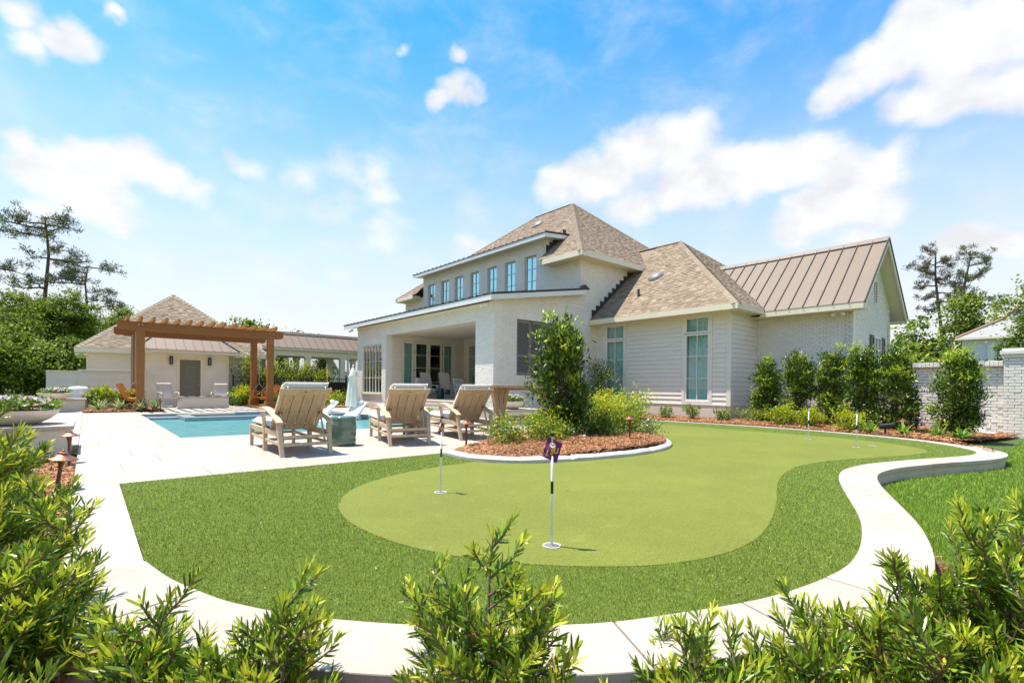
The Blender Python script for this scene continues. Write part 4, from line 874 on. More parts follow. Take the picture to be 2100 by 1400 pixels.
spot_pair(H_, 18.5, 5.25, 3.6, 'X')
part('meter_box', 'plastic_grey', H_, lambda q: (q.box(18.58,18.69,7.05,7.42,.75,1.75)), bevel=.01)
part('meter_box', 'white_plastic', H_, lambda q: (q.box(18.55,18.69,5.5,5.95,1.2,1.75), q.box(18.6,18.69,5.55,5.9,.75,1.2)), bevel=.01)
part('soffit_camera', 'white_plastic', H_, lambda q: q.lathe([(.04,.0),(.045,-.03),(.02,-.06)], 12, (16.45,8.05,3.715)))
part('downspout', 'trim', H_, lambda q: q.box(22.9,22.98,GY-.07,GY-.012,-.15,3.5))

# ------------------------------------------------------------------ BRICK BOUNDARY WALL
BW = thing('boundary_wall', 'pale painted brick boundary wall with heavy mortar behind the shrubs', 'wall', (18.7,1.2,0))
wall(BW, 'X', 18.75, 1.45, 4.88, -.3, 1.72, (), .25, seed=61, rough=2.0, L=.245, H=.083)
cp = part('wall_cap', 'brick', BW, lambda q: q.box(18.66,19.08,1.45,4.88,1.72,1.74))
bricks_mesh(cp, 'X', 18.64, 1.45, 4.88, 1.735, 1.875, m='brick', seed=62, H=.14, L=.09, rough=1.5)
part('cap_top', 'brick', BW, lambda q: q.box(18.65,19.08,1.45,4.88,1.74,1.872))
PB = thing('wall_pillar', 'square brick pillar with stepped cap at the right end of the boundary wall', 'pillar', (18.6,.85,0))
part('core', 'mortar', PB, lambda q: q.box(18.63,19.13,.87,1.44,-.3,1.95)); wall(PB, 'X', 18.62, .86, 1.44, -.3, 1.95, (), .03, seed=63, rough=1.0, L=.245, H=.083, name='face')
for k, (o_, za, zb) in enumerate(((.04,1.95,2.04),(.07,2.04,2.14),(.03,2.14,2.2))): part('cap_course', 'brick', PB, lambda q: q.box(18.62-o_,19.13+o_,.86-o_,1.44+o_,za,zb-.004), bevel=.008)
BS = thing('wall_pillar_base', 'two loose pale bricks and slab at the foot of the boundary wall', 'bricks', (18.3,1.7,0))
part('slab', 'brick', BS, lambda q: q.box(18.15,18.55,1.55,2.2,-.2,-.04), bevel=.01); part('brick', 'brick', BS, lambda q: q.box(18.25,18.5,1.75,2.1,-.04,.05), bevel=.01)

# ------------------------------------------------------------------ POOL HOUSE
PH = thing('pool_house', 'small cream pool house with hipped shingle roof and olive door', 'pool house', (3.7,29.6,0))
part('wall_core', 'siding_cream', PH, lambda q: (q.box(.02,7.23,29.62,36.9,0,2.6), q.box(2.12,5.43,28.52,29.62,0,2.55)))
pw = wall(PH, 'Y', 29.6, 0, 7.25, 0, 2.58, (), .02, m='siding_cream', bricks=False); siding(pw, 'Y', 29.6, lambda z: [(.1,2.12),(5.43,7.15)], 0, 2.5, .165, 'siding_cream')
pw2 = wall(PH, 'Y', 28.5, 2.1, 5.45, 0, 2.5, (), .02, m='siding_cream', bricks=False)
def pspan(z): return [(2.2,3.27),(4.36,5.35)] if z < 2.33 else [(2.2,5.35)]
siding(pw2, 'Y', 28.5, pspan, 0, 2.5, .165, 'siding_cream')
for bb in ((2.075,2.2,28.464,28.52,0,2.5),(5.35,5.475,28.464,28.52,0,2.5),(-.03,.1,29.564,29.62,0,2.5),(7.15,7.28,29.564,29.62,0,2.5)): part('corner_board', 'trim', PH, lambda q: q.box(*bb))
part('corner_side', 'trim', PH, lambda q: (q.box(2.076,2.10,28.52,29.6,0,2.5), q.box(5.45,5.474,28.52,29.6,0,2.5)))
part('door_surround', 'trim', PH, lambda q: (q.box(3.27,3.385,28.45,28.52,0,2.33), q.box(4.245,4.36,28.45,28.52,0,2.33), q.box(3.385,4.245,28.45,28.52,2.215,2.33)))
dr = part('door', 'door_olive', PH, lambda q: (q.box(3.386,4.244,28.485,28.515,.02,2.214), q.box(3.386,3.50,28.472,28.485,.02,2.214), q.box(4.13,4.244,28.472,28.485,.02,2.214), q.box(3.5,4.13,28.472,28.485,.02,.22), q.box(3.5,4.13,28.472,28.485,.82,.95), q.box(3.5,4.13,28.472,28.485,2.06,2.214)))
for za, zb in ((.30,.74),(1.03,1.98)): part('door_panel', 'door_olive', dr, lambda q: q.box(3.56,4.07,28.462,28.486,za,zb), bevel=.014)
part('knob', 'brass', dr, lambda q: (q.lathe([(.03,-.01),(.03,.01)], 12, (4.19,28.44,1.0)), q.tube([(4.19,28.472,1.0),(4.19,28.42,1.0),(4.10,28.42,1.0)], .012, 8), q.lathe([(.028,-.012),(.028,.012)], 12, (4.19,28.455,1.13))))
for x in (3.04,4.62):
    l_ = part('wall_lamp', 'black_metal', PH, lambda q: (q.box(x-.07,x+.07,28.36,28.466,1.97,2.36)), bevel=.01)
    part('lamp_glass', 'plastic_grey', l_, lambda q: q.box(x-.03,x+.03,28.35,28.359,2.0,2.3))
pe = 2.64; pa = (3.63,33.2,6.0); p0,p1,p2,p3 = (-.4,29.2,pe),(7.66,29.2,pe),(7.66,37.2,pe),(-.4,37.2,pe)
PRF = part('hip_roof', 'shingle', PH, lambda q: q.add([p0,p1,p2,p3,pa], [(0,1,4),(1,2,4),(2,3,4),(3,0,4)]))
for k, (a_, b_) in enumerate(((p0,p1),(p3,p0),(p1,p2))): shingles(PRF, [a_,b_,pa], seed=71+k, expo=.15)
for p in (p0,p1,p2,p3): hipcap(PRF, p, pa, step=.2, w=.15)
part('fascia', 'trim', PH, lambda q: (q.box(-.44,7.70,29.16,29.20,pe-.2,pe), q.box(-.44,-.40,29.2,37.2,pe-.2,pe), q.box(7.66,7.7,29.2,37.2,pe-.2,pe)))
part('soffit', 'soffit', PH, lambda q: (q.box(-.40,7.66,29.2,29.62,pe-.20,pe-.17), q.box(-.40,.05,29.62,37.2,pe-.2,pe-.17)))
be = 2.66
BRF = part('porch_roof_deck', 'trim', PH, lambda q: q.hexa([(1.72,28.08,be-.17),(5.83,28.08,be-.17),(5.83,29.3,be-.17),(1.72,29.3,be-.17),(1.72,28.08,be-.012),(5.83,28.08,be-.012),(5.83,29.3,be-.012),(1.72,29.3,be-.012)]))
seam_roof(BRF, (1.68,28.04,be), (5.87,28.04,be), lambda f: (min(max(1.68+4.19*f, 1.68+.72),5.87-.72) if .17 < f < .83 else 1.68+4.19*f, 28.04+(1.2 if .17 < f < .83 else 1.2*min(f, 1-f)/.17), be+(.68 if .17 < f < .83 else .68*min(f,1-f)/.17)), 11)
for xa, xb in ((1.68,2.40),(5.87,5.15)):
    part('hip_panel', 'metal_roof', BRF, lambda q: q.extr([(xa,28.04,be+.005),(xb,29.24,be+.685),(xa,29.24,be+.005)], (0,0,-.02)))
    part('hip_seam', 'metal_dark', BRF, lambda q: q.bar((xa,28.04,be+.03),(xb,29.24,be+.71), .05, .05))
spot_pair(PH, -.2, 29.4, pe-.2, 'Y')
# ------------------------------------------------------------------ LOW SIDED WALLS
for nm, lab, xa, xb, y, zt in (('privacy_wall','low cream sided wall behind the left pergola post', -.26,2.08,27.95,1.58),('privacy_wall','low cream sided wall left of the pool house, nearest the trees', -1.26,-.27,28.3,1.52)):
    t_ = thing(nm, lab, 'wall', ((xa+xb)/2,y,0))
    w_ = wall(t_, 'Y', y, xa, xb, -.15, zt, (), .14, m='siding', bricks=False); siding(w_, 'Y', y, lambda z: [(xa+.1,xb-.02)], 0, zt-.02, .3, 'siding')
    part('cap', 'trim', t_, lambda q: q.box(xa-.04,xb+.03,y-.06,y+.19,zt,zt+.045), bevel=.005); part('corner_board', 'siding', t_, lambda q: q.box(xa-.03,xa+.1,y-.035,y+.02,-.15,zt))
    if xb > 0: part('side_return', 'siding', t_, lambda q: q.box(xa-.03,xa+.1,y+.14,y+1.5,-.15,zt))
# ------------------------------------------------------------------ COVERED WALKWAY
CW = thing('covered_walkway', 'open covered walkway with brown metal roof on cream posts', 'walkway', (10.5,31,0))
wy0, wy1, wze, wzr = 30.0, 31.3, 3.20, 4.12
part('beam', 'trim', CW, lambda q: (q.box(7.7,14.5,wy0+.15,wy0+.40,2.74,3.06), q.box(7.7,14.5,32.2,32.45,2.74,3.06)))
part('ceiling', 'ceiling', CW, lambda q: q.box(7.7,14.5,wy0+.05,32.55,3.06,3.09))
WRD = part('roof_deck', 'trim', CW, lambda q: q.extr([(7.4,wy0,wze-.14),(7.4,32.6,wze-.14),(7.4,32.6,wze-.02),(7.4,wy1,wzr-.02),(7.4,wy0,wze-.02)], (7.1,0,0)))
seam_roof(WRD, (7.4,wy0-.05,wze), (14.5,wy0-.05,wze), lambda f: (7.4+7.1*f, wy1, wzr+.03), 16)
part('ridge_cap', 'metal_seam', WRD, lambda q: q.extr([(7.35,wy1-.16,wzr-.07),(7.35,wy1,wzr+.11),(7.35,wy1+.16,wzr-.07)], (7.2,0,0)))
part('ridge_trim', 'metal_dark', WRD, lambda q: q.box(7.35,14.55,wy1-.2,wy1-.17,wzr-.13,wzr-.06))
for k, x in enumerate((8.0,9.95,12.05,13.6)):
    for y in (wy0+.13, 32.18):
        c_ = part('post', 'trim' if y < 31 else 'siding', CW, lambda q: (q.box(x-.15,x+.15,y,y+.29,0,2.735), q.box(x-.19,x+.19,y-.03,y+.32,2.62,2.735), q.box(x-.19,x+.19,y-.03,y+.32,0,.2)), bevel=.005)
part('downspout', 'trim_white', CW, lambda q: q.tube([(12.4,30.05,3.05),(12.42,30.2,2.8),(12.42,30.25,2.6),(12.42,30.25,0)], .07, 8))
# ------------------------------------------------------------------ FAR HOUSES
FH = thing('neighbour_house', 'white gabled neighbour house with grey roof seen through the walkway posts', 'house', (20,52,0))
part('wall', 'far_white', FH, lambda q: q.box(13,24,52,60,0,2.5))
part('roof', 'far_roof', FH, lambda q: q.extr([(12.6,51.6,2.5),(12.6,56,5.3),(12.6,60.4,2.5)], (11.8,0,0)))
part('gable', 'far_white', FH, lambda q: q.extr([(17.2,50.5,0),(19.6,50.5,0),(19.6,50.5,2.5),(18.4,50.5,4.5),(17.2,50.5,2.5)], (0,1.6,0)))
part('gable_roof', 'far_roof', FH, lambda q: (q.extr([(16.9,50.3,2.3),(18.4,50.3,4.8),(18.4,50.3,4.55),(17.0,50.3,2.2)], (0,3,0)), q.extr([(19.9,50.3,2.3),(18.4,50.3,4.8),(18.4,50.3,4.55),(19.8,50.3,2.2)], (0,3,0))))
for x in (14.5,15.8,21,22.4):
    w_ = part('window', 'trim_white', FH, lambda q: q.box(x-.05,x+.75,51.93,51.985,.8,2.2)); part('pane', 'glass_dark', w_, lambda q: q.box(x,x+.7,51.91,51.928,.86,2.14))
    part('shutter', 'far_blue', FH, lambda q: q.box(x-.38,x-.06,51.94,51.985,.8,2.2))
FH2 = thing('neighbour_house', 'pale far house with blue grey roof at the right end of the walkway view', 'house', (31,56,0))
part('wall', 'far_white', FH2, lambda q: q.box(26,37,56,64,0,2.2)); part('roof', 'far_blue', FH2, lambda q: q.extr([(25.6,55.6,2.2),(25.6,60,5.0),(25.6,64.4,2.2)], (11.8,0,0)))
for x in (27.5,30): part('window', 'glass_dark', FH2, lambda q: q.box(x,x+.9,55.96,55.99,.8,1.9))
# right neighbour
NH = thing('neighbour_house', 'two storey pale neighbour house beyond the brick boundary wall on the right', 'house', (47,1,0))
P8 = [(45.2,-9.5),(56,-9.5),(56,1.3),(45.2,1.3)]
part('wall', 'far_white', NH, lambda q: q.prism(P8, -.2, 5.6))
part('roof', 'far_roof', NH, lambda q: q.add([(44.8,-9.9,5.6),(56.4,-9.9,5.6),(56.4,1.7,5.6),(44.8,1.7,5.6),(47.6,-7.1,7.3),(53.6,-7.1,7.3),(53.6,-1.1,7.3),(47.6,-1.1,7.3),(50.6,-4.1,10.6)], [(0,1,5,4),(1,2,6,5),(2,3,7,6),(3,0,4,7),(4,5,8),(5,6,8),(6,7,8),(7,4,8)]))
part('eave', 'trim', NH, lambda q: q.box(44.75,56.45,-9.95,1.75,5.42,5.598))
for p_, q_ in (((44.8,1.7,5.65),(47.6,-1.1,7.38)),((47.6,-1.1,7.38),(50.6,-4.1,10.68)),((44.8,-9.9,5.65),(47.6,-7.1,7.38))): part('hip_edge', 'far_trim_pink', NH, lambda q: q.bar(p_, q_, .22, .14))
for y in (-1.6,-4.4):
    w_ = part('window', 'trim_white', NH, lambda q: q.box(45.12,45.19,y-.6,y+.6,3.0,4.9)); part('pane', 'glass_dark', w_, lambda q: q.box(45.1,45.118,y-.52,y+.52,3.08,4.82)); part('muntin', 'trim_white', w_, lambda q: (q.box(45.08,45.099,y-.02,y+.02,3.08,4.82), q.box(45.08,45.099,y-.52,y-.021,3.9,3.94)))
    part('shutter', 'siding', NH, lambda q: q.box(45.12,45.19,y+.62,y+1.15,3.0,4.9))
part('garage_wall', 'far_white', NH, lambda q: q.prism([(44,1.5),(50,1.5),(50,4.5),(44,4.5)], -.2, 2.2))
part('garage_roof', 'far_roof', NH, lambda q: q.add([(43.7,1.31,2.2),(50.3,1.31,2.2),(50.3,4.8,2.2),(43.7,4.8,2.2),(45.2,1.31,3.5),(48.8,1.31,3.5)], [(0,3,4),(3,2,5,4),(2,1,5)]))
part('garage_ridge', 'far_trim_pink', NH, lambda q: (q.bar((43.7,4.8,2.25),(45.2,1.35,3.56),.18,.1), q.bar((45.2,1.35,3.56),(48.8,1.35,3.56),.18,.1)))

NH.location = (47+17.8, 1+6.4, .45)
# ================================================================== PERGOLA, FURNITURE, GARDEN THINGS
PG = thing('pergola', 'cedar pergola with open rafters beyond the pool', 'pergola', (3.8,24.6,0))
for x, y in ((1.52,23.2),(6.05,23.2),(1.52,26.0),(6.05,26.0)):
    p_ = part('post', 'cedar', PG, lambda q: q.box(x-.125,x+.125,y-.125,y+.125,0,3.03), bevel=.01)
    part('post_base', 'cedar', p_, lambda q: q.box(x-.19,x+.19,y-.19,y+.19,.03,.33), bevel=.012)
for y in (23.2,26.0):
    xa, xb = .82, 6.55
    prof = [(xa,3.13),(xa+.07,3.05),(xa+.32,3.05),(xa+.36,3.02),(xb-.36,3.02),(xb-.32,3.05),(xb-.07,3.05),(xb,3.13),(xb,3.36),(xa,3.36)]
    for s in (-1,1):
        part('beam', 'cedar_beam', PG, lambda q: q.extr([(x, y+s*.10-.035, z) for x, z in prof], (0,.07,0)), bevel=.006)
for i in range(14):
    x = 1.12+.385*i
    part('rafter', 'cedar_rafter', PG, lambda q: q.extr([(x-.045,22.55,3.42),(x-.045,22.7,3.361),(x-.045,26.5,3.361),(x-.045,26.65,3.42),(x-.045,26.65,3.52),(x-.045,22.55,3.52)], (.09,0,0)), bevel=.005)
for k in range(4): part('bolt', 'chain', PG, lambda q: q.tube([((1.45 if k<2 else 6.0)+.12*(k%2),23.03,3.25),((1.45 if k<2 else 6.0)+.12*(k%2),23.06,3.25)], .02, 8))
def swing(label, x, y, rz):
    t = thing('porch_swing', label, 'swing', (x,y,0), rz, 'porch swings under the pergola')
    # local: bench along y, back at -x, faces +x
    st = MB()
    for i in range(6): part('seat_slat', 'swing_wood', t, lambda q: q.bar((-.22+.085*i,-.78,.46-.012*i*0+.01*abs(i-2)),(-.22+.085*i,.78,.46+.01*abs(i-2)),.075,.022), local=True)
    for i in range(7):
        y_ = -.72+.24*i; part('back_slat', 'swing_wood', t, lambda q: q.bar((-.27,y_,.5),(-.50,y_,1.03),.16,.02,(0,1,0)), local=True)
    for z, xx in ((.56,-.285),(.98,-.465)): part('back_rail', 'swing_wood', t, lambda q: q.bar((xx,-.8,z),(xx,.8,z),.04,.09,(0,0,1)), local=True)
    for s in (-1,1):
        part('arm', 'swing_wood', t, lambda q: q.bar((-.40,s*.80,.70),(.30,s*.80,.73),.10,.03), local=True, bevel=.006)
        part('arm_post', 'swing_wood', t, lambda q: q.bar((.22,s*.78,.40),(.22,s*.78,.71),.06,.05), local=True); part('seat_rail', 'swing_wood', t, lambda q: q.bar((-.30,s*.76,.42),(.28,s*.76,.42),.04,.08), local=True)
        for xx in (-.36,.24): 
            q = MB(); n_ = 10
            q.tube([(xx,s*.80,.72),(-.05,s*.80,1.10)], .009, 6); q.build('chain', 'chain', t, local=True)
        q = MB()
        for k in range(46):
            z = 1.10+.042*k
            if z > 3.0: break
            q.tube([(-.05+(.008 if k%2 else 0),s*.80+(0 if k%2 else .008),z),(-.05,s*.80,z+.046)], .010, 5)
        q.build('chain', 'chain', t, local=True)
    return t
swing('orange wood porch swing hanging by the left pergola posts', 1.45, 24.6, 0); swing('orange wood porch swing hanging by the right pergola posts', 6.1, 24.6, math.pi)

FP = thing('fire_pit', 'long low plastered fire pit with dark rocks in front of the olive door', 'fire pit', (3.88,25.2,0))
part('body', 'stucco', FP, lambda q: q.box(2.98,4.78,24.8,25.6,0,.46), bevel=.012)
part('cap', 'limestone', FP, lambda q: (q.box(2.95,4.81,24.77,24.95,.46,.51), q.box(2.95,4.81,25.45,25.63,.46,.51), q.box(2.95,3.15,24.95,25.45,.46,.51), q.box(4.61,4.81,24.95,25.45,.46,.51)), bevel=.006)
for i in range(26):
    c_ = (3.2+1.36*random.random(),25.0+.4*random.random(),.50); r = random.uniform(.035,.06)
    part('rock', 'lava_rock', FP, lambda q: q.lathe([(r*.4,-r*.6),(r,-.1*r),(r*.85,r*.5),(r*.3,r*.8)], 7, c_))

def sling_chair(label, x, y, rz):
    t = thing('patio_chair', label, 'chair', (x,y,0), rz, 'sling chairs behind the fire pit')   # local: faces -y
    part('seat', 'sling', t, lambda q: q.hexa([(-.26,-.30,.40),(.26,-.30,.40),(.26,.22,.36),(-.26,.22,.36),(-.26,-.30,.42),(.26,-.30,.42),(.26,.22,.38),(-.26,.22,.38)]), local=True)
    part('backrest', 'sling', t, lambda q: q.hexa([(-.26,.22,.36),(.26,.22,.36),(.26,.24,.36),(-.26,.24,.36),(-.26,.44,1.05),(.26,.44,1.05),(.26,.46,1.05),(-.26,.46,1.05)]), local=True)
    part('head_roll', 'cushion', t, lambda q: q.tube([(-.27,.44,1.04),(.27,.44,1.04)], .04, 10), local=True)
    for s in (-1,1):
        part('arm', 'sling_frame', t, lambda q: q.tube([(s*.31,.36,.62),(s*.33,.1,.66),(s*.34,-.2,.66),(s*.33,-.34,.60),(s*.31,-.38,.50)], .024, 8), local=True, smooth=True)
        part('frame_side', 'sling_frame', t, lambda q: q.tube([(s*.28,-.32,.42),(s*.28,.22,.37),(s*.28,.46,1.06)], .018, 8), local=True)
        part('leg', 'sling_frame', t, lambda q: q.tube([(s*.31,-.38,.50),(s*.30,-.30,.05),(s*.29,.1,.04)], .02, 8), local=True); part('leg', 'sling_frame', t, lambda q: q.tube([(s*.29,.1,.37),(s*.29,.1,.04),(s*.29,.38,.04)], .02, 8), local=True)
    part('base_ring', 'sling_frame', t, lambda q: q.tube([(.29*math.cos(a*math.pi/8),.29*math.sin(a*math.pi/8),.03) for a in range(17)], .02, 8, False), local=True)
    return t
sling_chair('beige sling patio chair left of the olive door', 2.72, 26.6, .25); sling_chair('beige sling patio chair right of the olive door behind the fire pit', 4.78, 26.7, -.25)

def cushion_mesh(b, pts, th, rnd=.035):      # puffy quad cushion: pts = 4 corners (bottom face), thickness along normal
    p = [Vector(v) for v in pts]; n_ = (p[1]-p[0]).cross(p[3]-p[0]).normalized(); N = 10; c0 = len(b.v)
    def P(i, j): return p[0].lerp(p[1], i/N).lerp(p[3].lerp(p[2], i/N), j/N)
    for side in (0, 1):
        for i in range(N+1):
            for j in range(N+1):
                e = min(i, N-i, j, N-j)/N; f = min(1, e/.12); bul = (1-(1-f)**2)**.5 if f < 1 else 1
                cen = P(N/2, N/2); q_ = P(i, j); q_ = q_ + (cen-q_)*(0 if f > 0 else .0)
                hgt = th*.5 + (th*.5*(bul*.95+.05*math.sin(i*1.7+j*1.1)*f))*(1 if side else -1); b.v.append(tuple(q_ + n_*hgt))
    M1 = N+1
    for side in (0, 1):
        for i in range(N):
            for j in range(N):
                a = c0+side*M1*M1+i*M1+j; f = (a, a+M1, a+M1+1, a+1); b.f.append(f if side else f[::-1])
    for i in range(N):
        for (x_, y_, x2, y2) in ((i,0,i+1,0),(i+1,N,i,N),(0,i+1,0,i),(N,i,N,i+1)):
            a = c0+x_*M1+y_; d = c0+x2*M1+y2; b.f.append((a, d, d+M1*M1, a+M1*M1))
def chaise(label, x, y, rz):
    t = thing('lounge_chair', label, 'lounge chair', (x,y,0), rz, 'weathered teak lounge chairs by the pool')   # local: faces +y, rear legs at y=0
    w = .345; K = dict(local=True, bevel=.005)
    for s in (-1, 1):
        part('leg', 'teak', t, lambda q: q.hexa([(s*w-.028,-.05,0),(s*w+.028,-.05,0),(s*w+.028,.02,0),(s*w-.028,.02,0),(s*(w+.02)-.03,.09,.47),(s*(w+.02)+.03,.09,.47),(s*(w+.02)+.03,.165,.47),(s*(w+.02)-.03,.165,.47)]), **K)
        part('leg', 'teak', t, lambda q: (q.hexa([(s*w-.03,.92,0),(s*w+.03,.92,0),(s*w+.03,1.0,0),(s*w-.03,1.0,0),(s*w-.03,.93,.36),(s*w+.03,.93,.36),(s*w+.03,1.01,.36),(s*w-.03,1.01,.36)]), q.hexa([(s*w-.03,.93,.36),(s*w+.03,.93,.36),(s*w+.03,1.01,.36),(s*w-.03,1.01,.36),(s*(w+.02)-.028,1.0,.62),(s*(w+.02)+.028,1.0,.62),(s*(w+.02)+.028,1.075,.62),(s*(w+.02)-.028,1.075,.62)])), **K)
        part('leg', 'teak', t, lambda q: q.hexa([(s*w-.026,1.85,0),(s*w+.026,1.85,0),(s*w+.026,1.905,0),(s*w-.026,1.905,0),(s*w-.03,1.83,.36),(s*w+.03,1.83,.36),(s*w+.03,1.91,.36),(s*w-.03,1.91,.36)]), **K)
        part('seat_rail', 'teak', t, lambda q: q.hexa([(s*w-.018,.08,.27),(s*w+.018,.08,.27),(s*w+.018,1.86,.29),(s*w-.018,1.86,.29),(s*w-.018,.08,.36),(s*w+.018,.08,.36),(s*w+.018,1.86,.37),(s*w-.018,1.86,.37)]), **K)
        part('stretcher', 'teak', t, lambda q: q.bar((s*w,.03,.17),(s*w,1.86,.20),.026,.045), **K)
        q = MB(); N = 10; pr = []
        for i in range(N+1):
            f = i/N; yy = .05+1.12*f; zz = .475+.20*math.sin(min(1, f*1.02)*math.pi*.62)-.02*(f > .95); pr.append((yy, zz))
        for i, (yy, zz) in enumerate(pr): hw = .045+.012*math.sin(i/N*3.1); q.v += [(s*(w+.02)-hw,yy,zz),(s*(w+.02)+hw,yy,zz),(s*(w+.02)+hw,yy,zz+.028),(s*(w+.02)-hw,yy,zz+.028)]
        for i in range(N):
            for k in range(4): q.f.append((i*4+k, i*4+(k+1)%4, (i+1)*4+(k+1)%4, (i+1)*4+k))
        q.f += [(0,1,2,3),(N*4+3,N*4+2,N*4+1,N*4)]; q.build('arm', 'teak', t, **K)
        part('back_strut', 'teak', t, lambda q: q.bar((s*(w-.05),.30,.62),(s*(w-.045),.10,.20),.022,.04), **K)
        part('bracket', 'copper_stem', t, lambda q: q.box(s*(w-.05)-.03,s*(w-.05)+.03,.285,.315,.60,.64), local=True)
    for yy, zz in ((.05,.28),(.02,.17),(.96,.17),(1.86,.20)): part('cross_rail', 'teak', t, lambda q: q.bar((-w,yy,zz),(w,yy,zz),.028,.045), **K)
    part('front_rail', 'teak', t, lambda q: q.box(-w+.03,w-.03,1.85,1.89,.29,.365), **K)
    for i in range(14): part('seat_slat', 'teak', t, lambda q: q.box(-w+.02,w-.02,.72+.082*i,.72+.082*i+.062,.335,.352), local=True)
    b0, b1 = Vector((0,.66,.35)), Vector((0,.02,1.0)); d = (b1-b0).normalized(); n_ = Vector((0,d.z,-d.y))   # n_ points forward/up
    def bp(x_, f, o_=0): return b0.lerp(b1, f) + Vector((x_,0,0)) + n_*o_
    bw = .325
    for s in (-1,1): part('back_stile', 'teak', t, lambda q: q.bar(bp(s*bw,0), bp(s*bw,1), .055, .03, n_), **K)
    part('back_top_rail', 'teak', t, lambda q: q.bar(bp(-bw-.045,.935), bp(bw+.045,.935), .125, .034, n_) if False else q.hexa([bp(-bw-.04,.86,-.02),bp(bw+.04,.86,-.02),bp(bw+.045,1.005,-.02),bp(-bw-.045,1.005,-.02),bp(-bw-.04,.86,.015),bp(bw+.04,.86,.015),bp(bw+.045,1.005,.015),bp(-bw-.045,1.005,.015)]), **K)
    part('back_bottom_rail', 'teak', t, lambda q: q.hexa([bp(-bw,.0,-.014),bp(bw,.0,-.014),bp(bw,.05,-.014),bp(-bw,.05,-.014),bp(-bw,.0,.014),bp(bw,.0,.014),bp(bw,.05,.014),bp(-bw,.05,.014)]), **K)
    for i in range(4):
        xa = -bw+.034+.146*i; xb = xa+.137
        part('back_plank', 'teak', t, lambda q: q.hexa([bp(xa,.0,-.008),bp(xb,.0,-.008),bp(xb,.865,-.008),bp(xa,.865,-.008),bp(xa,.0,.01),bp(xb,.0,.01),bp(xb,.865,.01),bp(xa,.865,.01)]), local=True, bevel=.004)
    for i in range(3): part('plug', 'copper_stem', t, lambda q: q.tube([bp(-bw+.034+.146*(i+1)-.005,.45,-.018), bp(-bw+.034+.146*(i+1)-.005,.45,-.006)], .007, 8), local=True)
    part('maker_plate', 'brass', t, lambda q: q.hexa([bp(-.03,.925,-.0225),bp(.03,.925,-.0225),bp(.03,.942,-.0225),bp(-.03,.942,-.0225),bp(-.03,.925,-.02),bp(.03,.925,-.02),bp(.03,.942,-.02),bp(-.03,.942,-.02)]), local=True)
    cs = part('seat_cushion', 'cushion', t, lambda q: cushion_mesh(q, [(-.335,.63,.352),(.335,.63,.352),(.335,1.97,.372),(-.335,1.97,.372)], .125), local=True, smooth=True)
    part('back_cushion', 'cushion', t, lambda q: cushion_mesh(q, [bp(.34,.06,.018),bp(-.34,.06,.018),bp(-.34,1.055,.018),bp(.34,1.055,.018)][::-1], .115) if False else cushion_mesh(q, [bp(.335,.06,.018),bp(-.335,.06,.018),bp(-.335,1.06,.018),bp(.335,1.06,.018)], .115), local=True, smooth=True)
    for s in (-1,1): part('cushion_tie', 'cushion', t, lambda q: q.tube([bp(s*.27,1.01,.03),bp(s*.27,1.025,-.01),bp(s*.27,.99,-.03)], .009, 6), local=True)
    return t
chaise('teak lounge chair with white cushions nearest the left, beside the pool corner', 2.49, 7.57, rad(-1))
chaise('teak lounge chair with white cushions between the two green stools', 4.33, 7.78, rad(-15))
chaise('teak lounge chair with white cushions beside the trestle table', 5.86, 7.86, rad(-11))
def stool(label, x, y):
    o = MB().lathe([(.20,0),(.215,.012),(.225,.06),(.222,.11),(.217,.13),(.223,.15),(.232,.3),(.223,.41),(.217,.43),(.222,.45),(.222,.485),(.21,.505),(.19,.512),(.001,.515)], 36).build('garden_stool', 'ceramic', smooth=True)
    o.location = (x,y,0); return tag(o, label, 'stool', 'glazed green garden stools')
stool('glossy green ceramic drum stool between the left and middle lounge chairs', 3.42, 8.52); stool('glossy green ceramic drum stool between the middle and right lounge chairs', 5.22, 9.1)

TB = thing('trestle_table', 'tall weathered wood trestle table beside the big shrub', 'table', (7.6,8.35,0))
for k in range(4): part('top_plank', 'teak_table', TB, lambda q: q.box(6.1,9.0,8.02+.19*k,8.02+.19*k+.186,1.035,1.085), bevel=.006)
part('apron', 'teak_table', TB, lambda q: q.box(6.4,8.7,8.37,8.43,.975,1.0295))
for x in (6.88,8.25):
    tr = part('trestle', 'teak_table', TB, lambda q: (q.hexa([(x-.05,8.33,.1),(x+.05,8.33,.1),(x+.05,8.47,.1),(x-.05,8.47,.1),(x-.05,8.34,1.03),(x+.05,8.34,1.03),(x+.05,8.46,1.03),(x-.05,8.46,1.03)]),), bevel=.006)
    for s in (-1,1):
        part('brace', 'teak_table', tr, lambda q: q.hexa([(x+s*.02,8.345,.50),(x+s*.10,8.345,.42),(x+s*.10,8.455,.42),(x+s*.02,8.455,.50),(x+s*.15,8.345,1.03),(x+s*.24,8.345,1.03),(x+s*.24,8.455,1.03),(x+s*.15,8.455,1.03)]), bevel=.004)
        part('foot_brace', 'teak_table', tr, lambda q: q.hexa([(x+s*.08,8.345,.12),(x+s*.20,8.345,.12),(x+s*.20,8.455,.12),(x+s*.08,8.455,.12),(x+s*.04,8.345,.45),(x+s*.09,8.345,.45),(x+s*.09,8.455,.45),(x+s*.04,8.455,.45)]), bevel=.004)
    part('foot', 'teak_table', tr, lambda q: q.box(x-.11,x+.11,8.02,8.78,0,.10), bevel=.01)
part('stretcher', 'teak_table', TB, lambda q: q.box(6.95,8.2,8.36,8.44,.28,.40), bevel=.006)

